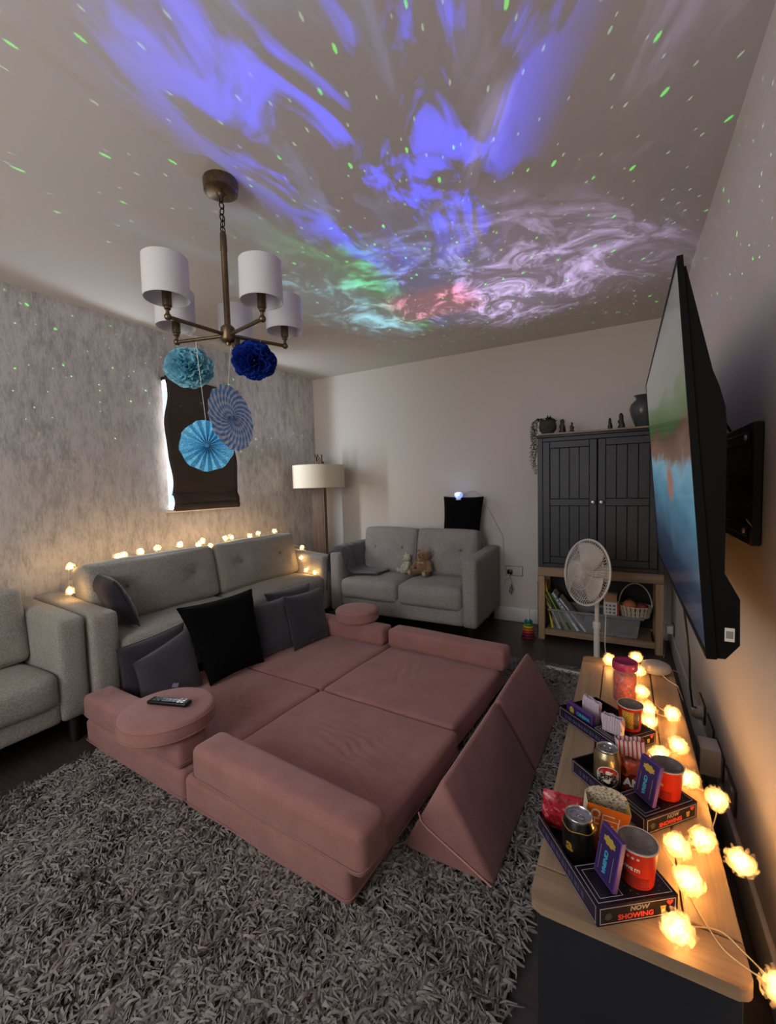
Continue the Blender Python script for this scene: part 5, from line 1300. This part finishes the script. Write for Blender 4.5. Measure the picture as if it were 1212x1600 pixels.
    # deep blue sheets
    sheet = nt.m('MULTIPLY', smooth(big, .47, .60), nt.m('MULTIPLY', smooth(r, 1.15, 1.6), nt.m('SUBTRACT', 1, smooth(r, 2.15, 2.9))))
    sheet = nt.m('MULTIPLY', nt.m('MULTIPLY', sheet, nt.m('MULTIPLY', band(ang, .23, .13, .27), ahead)), comp)
    # laser stars
    th_r = nt.m('DIVIDE', nt.m('ARCTANGENT', r), nt.m('MAXIMUM', r, .001)); flat = vec(nt.m('MULTIPLY', s, th_r), nt.m('MULTIPLY', q, th_r))
    def stars(scale, rad, keep):
        vo = nt.new('ShaderNodeTexVoronoi', voronoi_dimensions='2D'); vo.inputs['Scale'].default_value = scale; nt.put(vo.inputs['Vector'], flat)
        sc_ = nt.new('ShaderNodeSeparateColor'); nt.put(sc_.inputs[0], vo.outputs['Color'])
        size = nt.m('MULTIPLY', nt.m('MULTIPLY', nt.m('ADD', .6, nt.m('MULTIPLY', sc_.outputs[1], .6)), nt.m('POWER', nt.m('ADD', 1, r2), -.42)), rad*scale)
        return nt.m('MULTIPLY', nt.m('MULTIPLY', nt.m('LESS_THAN', vo.outputs['Distance'], size), nt.m('LESS_THAN', sc_.outputs[0], keep)), nt.m('GREATER_THAN', q, -.02))
    g_on = stars(13, .0050, .85); w_on = stars(30, .0030, .8)
    scol = nt.new('ShaderNodeVectorMath', operation='SCALE'); nt.put(scol.inputs[0], tint); nt.put(scol.inputs['Scale'], nt.m('MULTIPLY', dens, K_CLOUD))
    bcol = nt.new('ShaderNodeVectorMath', operation='SCALE'); bcol.inputs[0].default_value = (.03, .05, 1.0); nt.put(bcol.inputs['Scale'], nt.m('MULTIPLY', sheet, K_BLUE))
    gcol = nt.new('ShaderNodeVectorMath', operation='SCALE'); gcol.inputs[0].default_value = (.08, 1.0, .06); nt.put(gcol.inputs['Scale'], nt.m('MULTIPLY', nt.m('MULTIPLY', g_on, comp), K_STAR))
    wcol = nt.new('ShaderNodeVectorMath', operation='SCALE'); wcol.inputs[0].default_value = (.55, 1.0, .6); nt.put(wcol.inputs['Scale'], nt.m('MULTIPLY', nt.m('MULTIPLY', w_on, comp), K_STAR*.45))
    fill_wash = nt.new('ShaderNodeVectorMath', operation='SCALE'); fill_wash.inputs[0].default_value = (.72, .70, 1.0); nt.put(fill_wash.inputs['Scale'], nt.m('MULTIPLY', nt.m('MULTIPLY', nt.m('POWER', nt.m('ADD', 1, r2), .8), nt.m('MULTIPLY', smooth(q, .05, .6), nt.m('SUBTRACT', 1, smooth(r, 2.4, 4.2)))), K_FILL_WASH))  # even wash added to the beam, lifts the ceiling and its bounce
    def add(a, b_):
        n = nt.new('ShaderNodeVectorMath', operation='ADD'); nt.put(n.inputs[0], a); nt.put(n.inputs[1], b_); return n.outputs[0]
    nt.put(em.inputs['Color'], add(add(scol.outputs[0], bcol.outputs[0]), add(add(gcol.outputs[0], wcol.outputs[0]), fill_wash.outputs[0])))
    em.inputs['Strength'].default_value = 1.0
    d.energy = 60
SGN, SGNT = 1.0, 1.0
K_CLOUD, K_BLUE, K_STAR, K_FILL_WASH = 1.3, 2.4, 1.4, .046
make_projector()

# ------------------------------------------------------------------ string lights
M_BULB = plain('warm_bulb', (1, .8, .45, 1), .3, emit=(1, .70, .32, 1), estr=60)
def fluff_mat():
    m, nt, bs = mat_base('sheer_petal'); nt.n.remove(bs)
    tr = nt.new('ShaderNodeBsdfTranslucent'); tr.inputs[0].default_value = (.95, .88, .75, 1)
    tp = nt.new('ShaderNodeBsdfTransparent'); tp.inputs[0].default_value = (1, .96, .9, 1)
    df = nt.new('ShaderNodeBsdfDiffuse'); df.inputs[0].default_value = (.9, .82, .7, 1)
    m1 = nt.new('ShaderNodeMixShader'); m1.inputs[0].default_value = .4; nt.l.new(tr.outputs[0], m1.inputs[1]); nt.l.new(df.outputs[0], m1.inputs[2])
    m2 = nt.new('ShaderNodeMixShader'); m2.inputs[0].default_value = .74; nt.l.new(m1.outputs[0], m2.inputs[1]); nt.l.new(tp.outputs[0], m2.inputs[2])
    nt.l.new(m2.outputs[0], m.node_tree.nodes['Material Output'].inputs[0]); return m
M_FLUFF = fluff_mat()
def fluff_mesh(r, n, seed):
    rn = random.Random(seed); b = MB()
    for k in range(n):
        zz = 1-2*(k+.5)/n; a = k*2.39996+rn.uniform(-.2, .2); d = Vector((math.sqrt(1-zz*zz)*math.cos(a), math.sqrt(1-zz*zz)*math.sin(a), zz))
        e = d.cross(Vector((rn.uniform(-1, 1), rn.uniform(-1, 1), rn.uniform(-1, 1)))).normalized(); f = d.cross(e); rr = r*rn.uniform(.8, 1.08); w = r*rn.uniform(.10, .17); bend = rn.uniform(-.3, .3)
        if k % 2:
            c0 = d*rr*rn.uniform(.62, .98); tl_ = rn.uniform(-.5, .5); g_ = (f+d*tl_).normalized(); w2 = r*rn.uniform(.14, .24)
            b.grid(lambda u, v: c0 + e*(u-.5)*2*w2 + g_*(v-.5)*2*w2*1.3 - d*w2*.6*((u-.5)**2+(v-.5)**2)*2, 2, 2); continue
        def pt(u, v): s = .30+.70*v; return d*rr*s + e*(u-.5)*2*w*(.45+.55*v)*(1-.5*max(0, v-.7)/.3) + f*(bend*rr*v*v*.6)
        b.grid(pt, 2, 3)
    me = bpy.data.meshes.new('petals'); b.bm.to_mesh(me); b.bm.free(); me.materials.append(M_FLUFF); me.polygons.foreach_set('use_smooth', [True]*len(me.polygons)); return me
def bulb_mesh(r):
    b = MB(); b.lathe([(0, -r*1.1), (r*.7, -r*.7), (r, 0), (r*.75, r*.8), (0, r*1.2)], 12)
    me = bpy.data.meshes.new('bulb'); b.bm.to_mesh(me); b.bm.free(); me.materials.append(M_BULB); me.polygons.foreach_set('use_smooth', [True]*len(me.polygons)); return me
def light_string(label, pts, wire, fl, bl, power, soft, col):
    c = Vector(pts[0]); t = thing('string_lights', label, 'string lights', c)
    b = MB()
    sm = []
    P = [Vector(p)-c for p in wire]
    for i in range(len(P)-1):
        p0, p1, p2, p3 = P[max(0, i-1)], P[i], P[i+1], P[min(len(P)-1, i+2)]
        for k in range(6):
            u = k/6; sm.append(.5*((2*p1)+(-p0+p2)*u+(2*p0-5*p1+4*p2-p3)*u*u+(-p0+3*p1-3*p2+p3)*u**3))
    sm.append(P[-1]); b.tube(sm, .0013, 5); b.done('wire', M_WIRE, t)
    for i, p in enumerate(pts):
        o = bpy.data.objects.new('flower_shade', fl[i % len(fl)]); COL.objects.link(o); o.parent = t; o.location = Vector(p)-c; o.rotation_euler = (random.random()*6, random.random()*6, random.random()*6)
        q = bpy.data.objects.new('bulb', bl); COL.objects.link(q); q.parent = o
        d = bpy.data.lights.new('bulb_light', 'POINT'); d.energy = power*random.uniform(.85, 1.15); d.color = col; d.shadow_soft_size = soft
        l = bpy.data.objects.new('bulb_light', d); COL.objects.link(l); l.parent = t; l.location = Vector(p)-c
    return t
zl = UZ+.031
up = [(-.049, 2.10), (.055, 2.175), (.062, 2.02), (.066, 1.83), (.082, 1.69), (.080, 1.605), (.150, 1.69), (.150, 1.49), (.098, 1.42), (.156, 1.335), (.206, 1.285), (.108, 1.072), (.160, 1.115), (.2235, 1.10), (.120, .985), (.090, .865), (.216, .833)]
upts = [(x, y, zl) for x, y in up]; upts[13] = (.2235, 1.10, zl-.012); upts[10] = (.2105, 1.285, zl-.004); upts[16] = (.2245, .833, zl-.004)
uw = [(.300, 2.24, .235), (.235, 2.22, .36), (.17, 2.15, UZ+.006), (.11, 2.08, UZ+.004)] + [(x, y, z-.010) for x, y, z in [upts[i] for i in (0, 1, 2, 3, 6, 4, 5, 7, 8, 9, 10, 12, 11)]] + [(.08, 1.03, UZ+.047), (.118, 1.0, UZ+.012), (.125, .97, UZ+.003), (.14, .93, UZ+.003), (.165, .885, UZ+.003), (.215, .843, zl-.01), (.19, .90, UZ+.003), (.16, .925, UZ+.003), (.115, .91, UZ+.003), (.092, .87, zl-.012)]
FL = [fluff_mesh(.030, 230, k) for k in range(3)]; FS = [fluff_mesh(.028, 130, k+9) for k in range(2)]
light_string('string of fluffy warm flower lights strewn over the oak media unit', upts, uw, FL, bulb_mesh(.0075), 1.5, .012, (1.0, .56, .18))
sl = [(-2.66, 1.19, .70), (-2.80, 1.262, .815), (-2.72, 1.37, .80), (-2.735, 1.495, .836), (-2.735, 1.53, .842), (-2.745, 1.645, .845), (-2.755, 1.765, .852), (-2.755, 1.935, .852), (-2.72, 2.06, .838), (-2.78, 2.138, .850), (-2.70, 2.145, .815), (-2.76, 2.335, .848), (-2.78, 2.409, .848), (-2.73, 2.56, .840), (-2.78, 2.705, .846), (-2.75, 2.87, .846), (-2.66, 2.76, .742), (-2.80, 3.05, .718), (-2.73, 3.215, .64), (-2.585, 3.125, .655), (-2.44, 2.985, .545), (-2.40, 3.10, .672)]
sl[18] = (-2.66, 3.13, .668); sl[19] = (-2.55, 2.985, .60); sl[20] = (-2.50, 2.985, .49); sl[21] = (-2.40, 2.985, .475)
sw = [(p[0], p[1], p[2]-.008) for p in sl]
light_string('string of small warm lights along the back of the long sofa', sl, sw, FS, bulb_mesh(.009), 2.8, .010, (1.0, .60, .22))

# ------------------------------------------------------------------ throw blanket on the loveseat arm
def make_throw():
    cx = -2.30+.0575
    prof = [(-.075, .30), (-.072, .45), (-.070, .60), (-.060, .665), (-.030, .690), (.010, .694), (.050, .680), (.072, .64), (.085, .56), (.095, .48), (.13, .452), (.20, .452), (.29, .455), (.36, .452)]
    def pt(u, v):
        k = u*(len(prof)-1); i = min(len(prof)-2, int(k)); f = k-i; x = prof[i][0]*(1-f)+prof[i+1][0]*f; z = prof[i][1]*(1-f)+prof[i+1][1]*f
        y = 3.05 + v*.52 + (.10*u if v < .3 else 0)*(1-v) + .03*u
        if v < .08 and u < .62: z -= .10*(1-v/.08)*min(1, u*3)*.6; y -= .006
        w = .010*noise.noise(Vector((u*7, v*6, 3)))+.006*math.sin(v*22+u*5)
        nx = -1 if u < .2 else (1 if .5 < u < .68 else 0)
        return Vector((cx+x+max(0, w)*nx, y, z+.004+max(0, w)*(1 if nx == 0 else .2)))
    b = MB(); b.grid(pt, 40, 30); t = thing('throw_blanket', 'soft dark grey throw draped over the left arm of the loveseat', 'blanket', (cx, 3.3, .45))
    o = b.done('cloth', M_THROW, t, 180); o.matrix_parent_inverse = Matrix.Translation(-Vector(t.location)); s = o.modifiers.new('t', 'SOLIDIFY'); s.thickness = .008; s.offset = 1
    b = MB(); b.tube([pt(1, v/20)+Vector((0, 0, .004)) for v in range(21)], .005, 6); o = b.done('hem', M_THROW, t); o.matrix_parent_inverse = Matrix.Translation(-Vector(t.location))
make_throw()

# ------------------------------------------------------------------ teddy bears
def teddy(label, loc, rz, s, c1, c2, turn):
    t = thing('teddy_bear', label, 'teddy bear', loc, rz)
    fur = fabric('fur_'+c1[1:], c1, None, 260, 40, .8, .4); pad = plain('snout_'+c2[1:], c2, .9)
    b = MB(); b.sph((0, .0, .40), (.27, .24, .34), 20, 14)
    hc = Vector((.02, -.03, .86)); b.sph(hc, (.25, .23, .22), 20, 14)
    for q in (-1, 1):
        b.sph((hc.x+q*.2, hc.y+.03, hc.z+.19), (.085, .05, .085), 12, 8)
        for k in range(6):                                    # arms
            f = k/5; b.sph((q*(.24+.10*f), -.05-.16*f, .58-.30*f), (.085,)*3 if k < 5 else (.09,)*3, 10, 8)
        for k in range(7):                                    # legs
            f = k/6; b.sph((q*(.16+.12*f), -.10-.36*f, .13), (.13-.025*f,)*3, 10, 8)
        b.sph((q*.29, -.50, .16), (.10, .075, .14), 12, 8)
    b.sph((hc.x, hc.y-.20, hc.z-.05), (.12, .10, .095), 14, 10)
    for v in b.bm.verts: v.co *= s
    o = b.done('body', fur, t, 180); rm = o.modifiers.new('fuse', 'REMESH'); rm.mode = 'VOXEL'; rm.voxel_size = .022*s; rm.use_smooth_shade = True
    sm = o.modifiers.new('soft', 'SMOOTH'); sm.iterations = 4
    b = MB(); b.sph((hc.x*s, (hc.y-.295)*s, (hc.z-.015)*s), (.038*s, .025*s, .030*s), 10, 8); b.done('nose', M_BLACKPL, t)
    for q in (-1, 1):
        b = MB(); b.sph(((hc.x+q*.085)*s, (hc.y-.212)*s, (hc.z+.055)*s), .024*s, 10, 8); b.done('eye', M_BLACKPL, t)
        b = MB(); b.sph((q*.29*s, -.57*s, .17*s), (.065*s, .014*s, .085*s), 12, 8); b.done('foot_pad', pad, t)
    for q in (-1, 1):
        b = MB(); b.sph((hc.x*s+q*.07*s, (hc.y-.25)*s, (hc.z-.28)*s), (.07*s, .03*s, .045*s), 10, 8); b.done('bow', pad, t)
    return t
tb_ = teddy('light brown teddy bear sitting on the loveseat', (-1.515, 3.375, .448), R(-10), .200, '#8a6a4e', '#b59a80', 0); tb_.scale = (1.3, 1.05, .97)
teddy('smaller cream teddy bear leaning against the brown one', (-1.685, 3.40, .448), R(-40), .155, '#c9c4ae', '#a7b08c', 0)
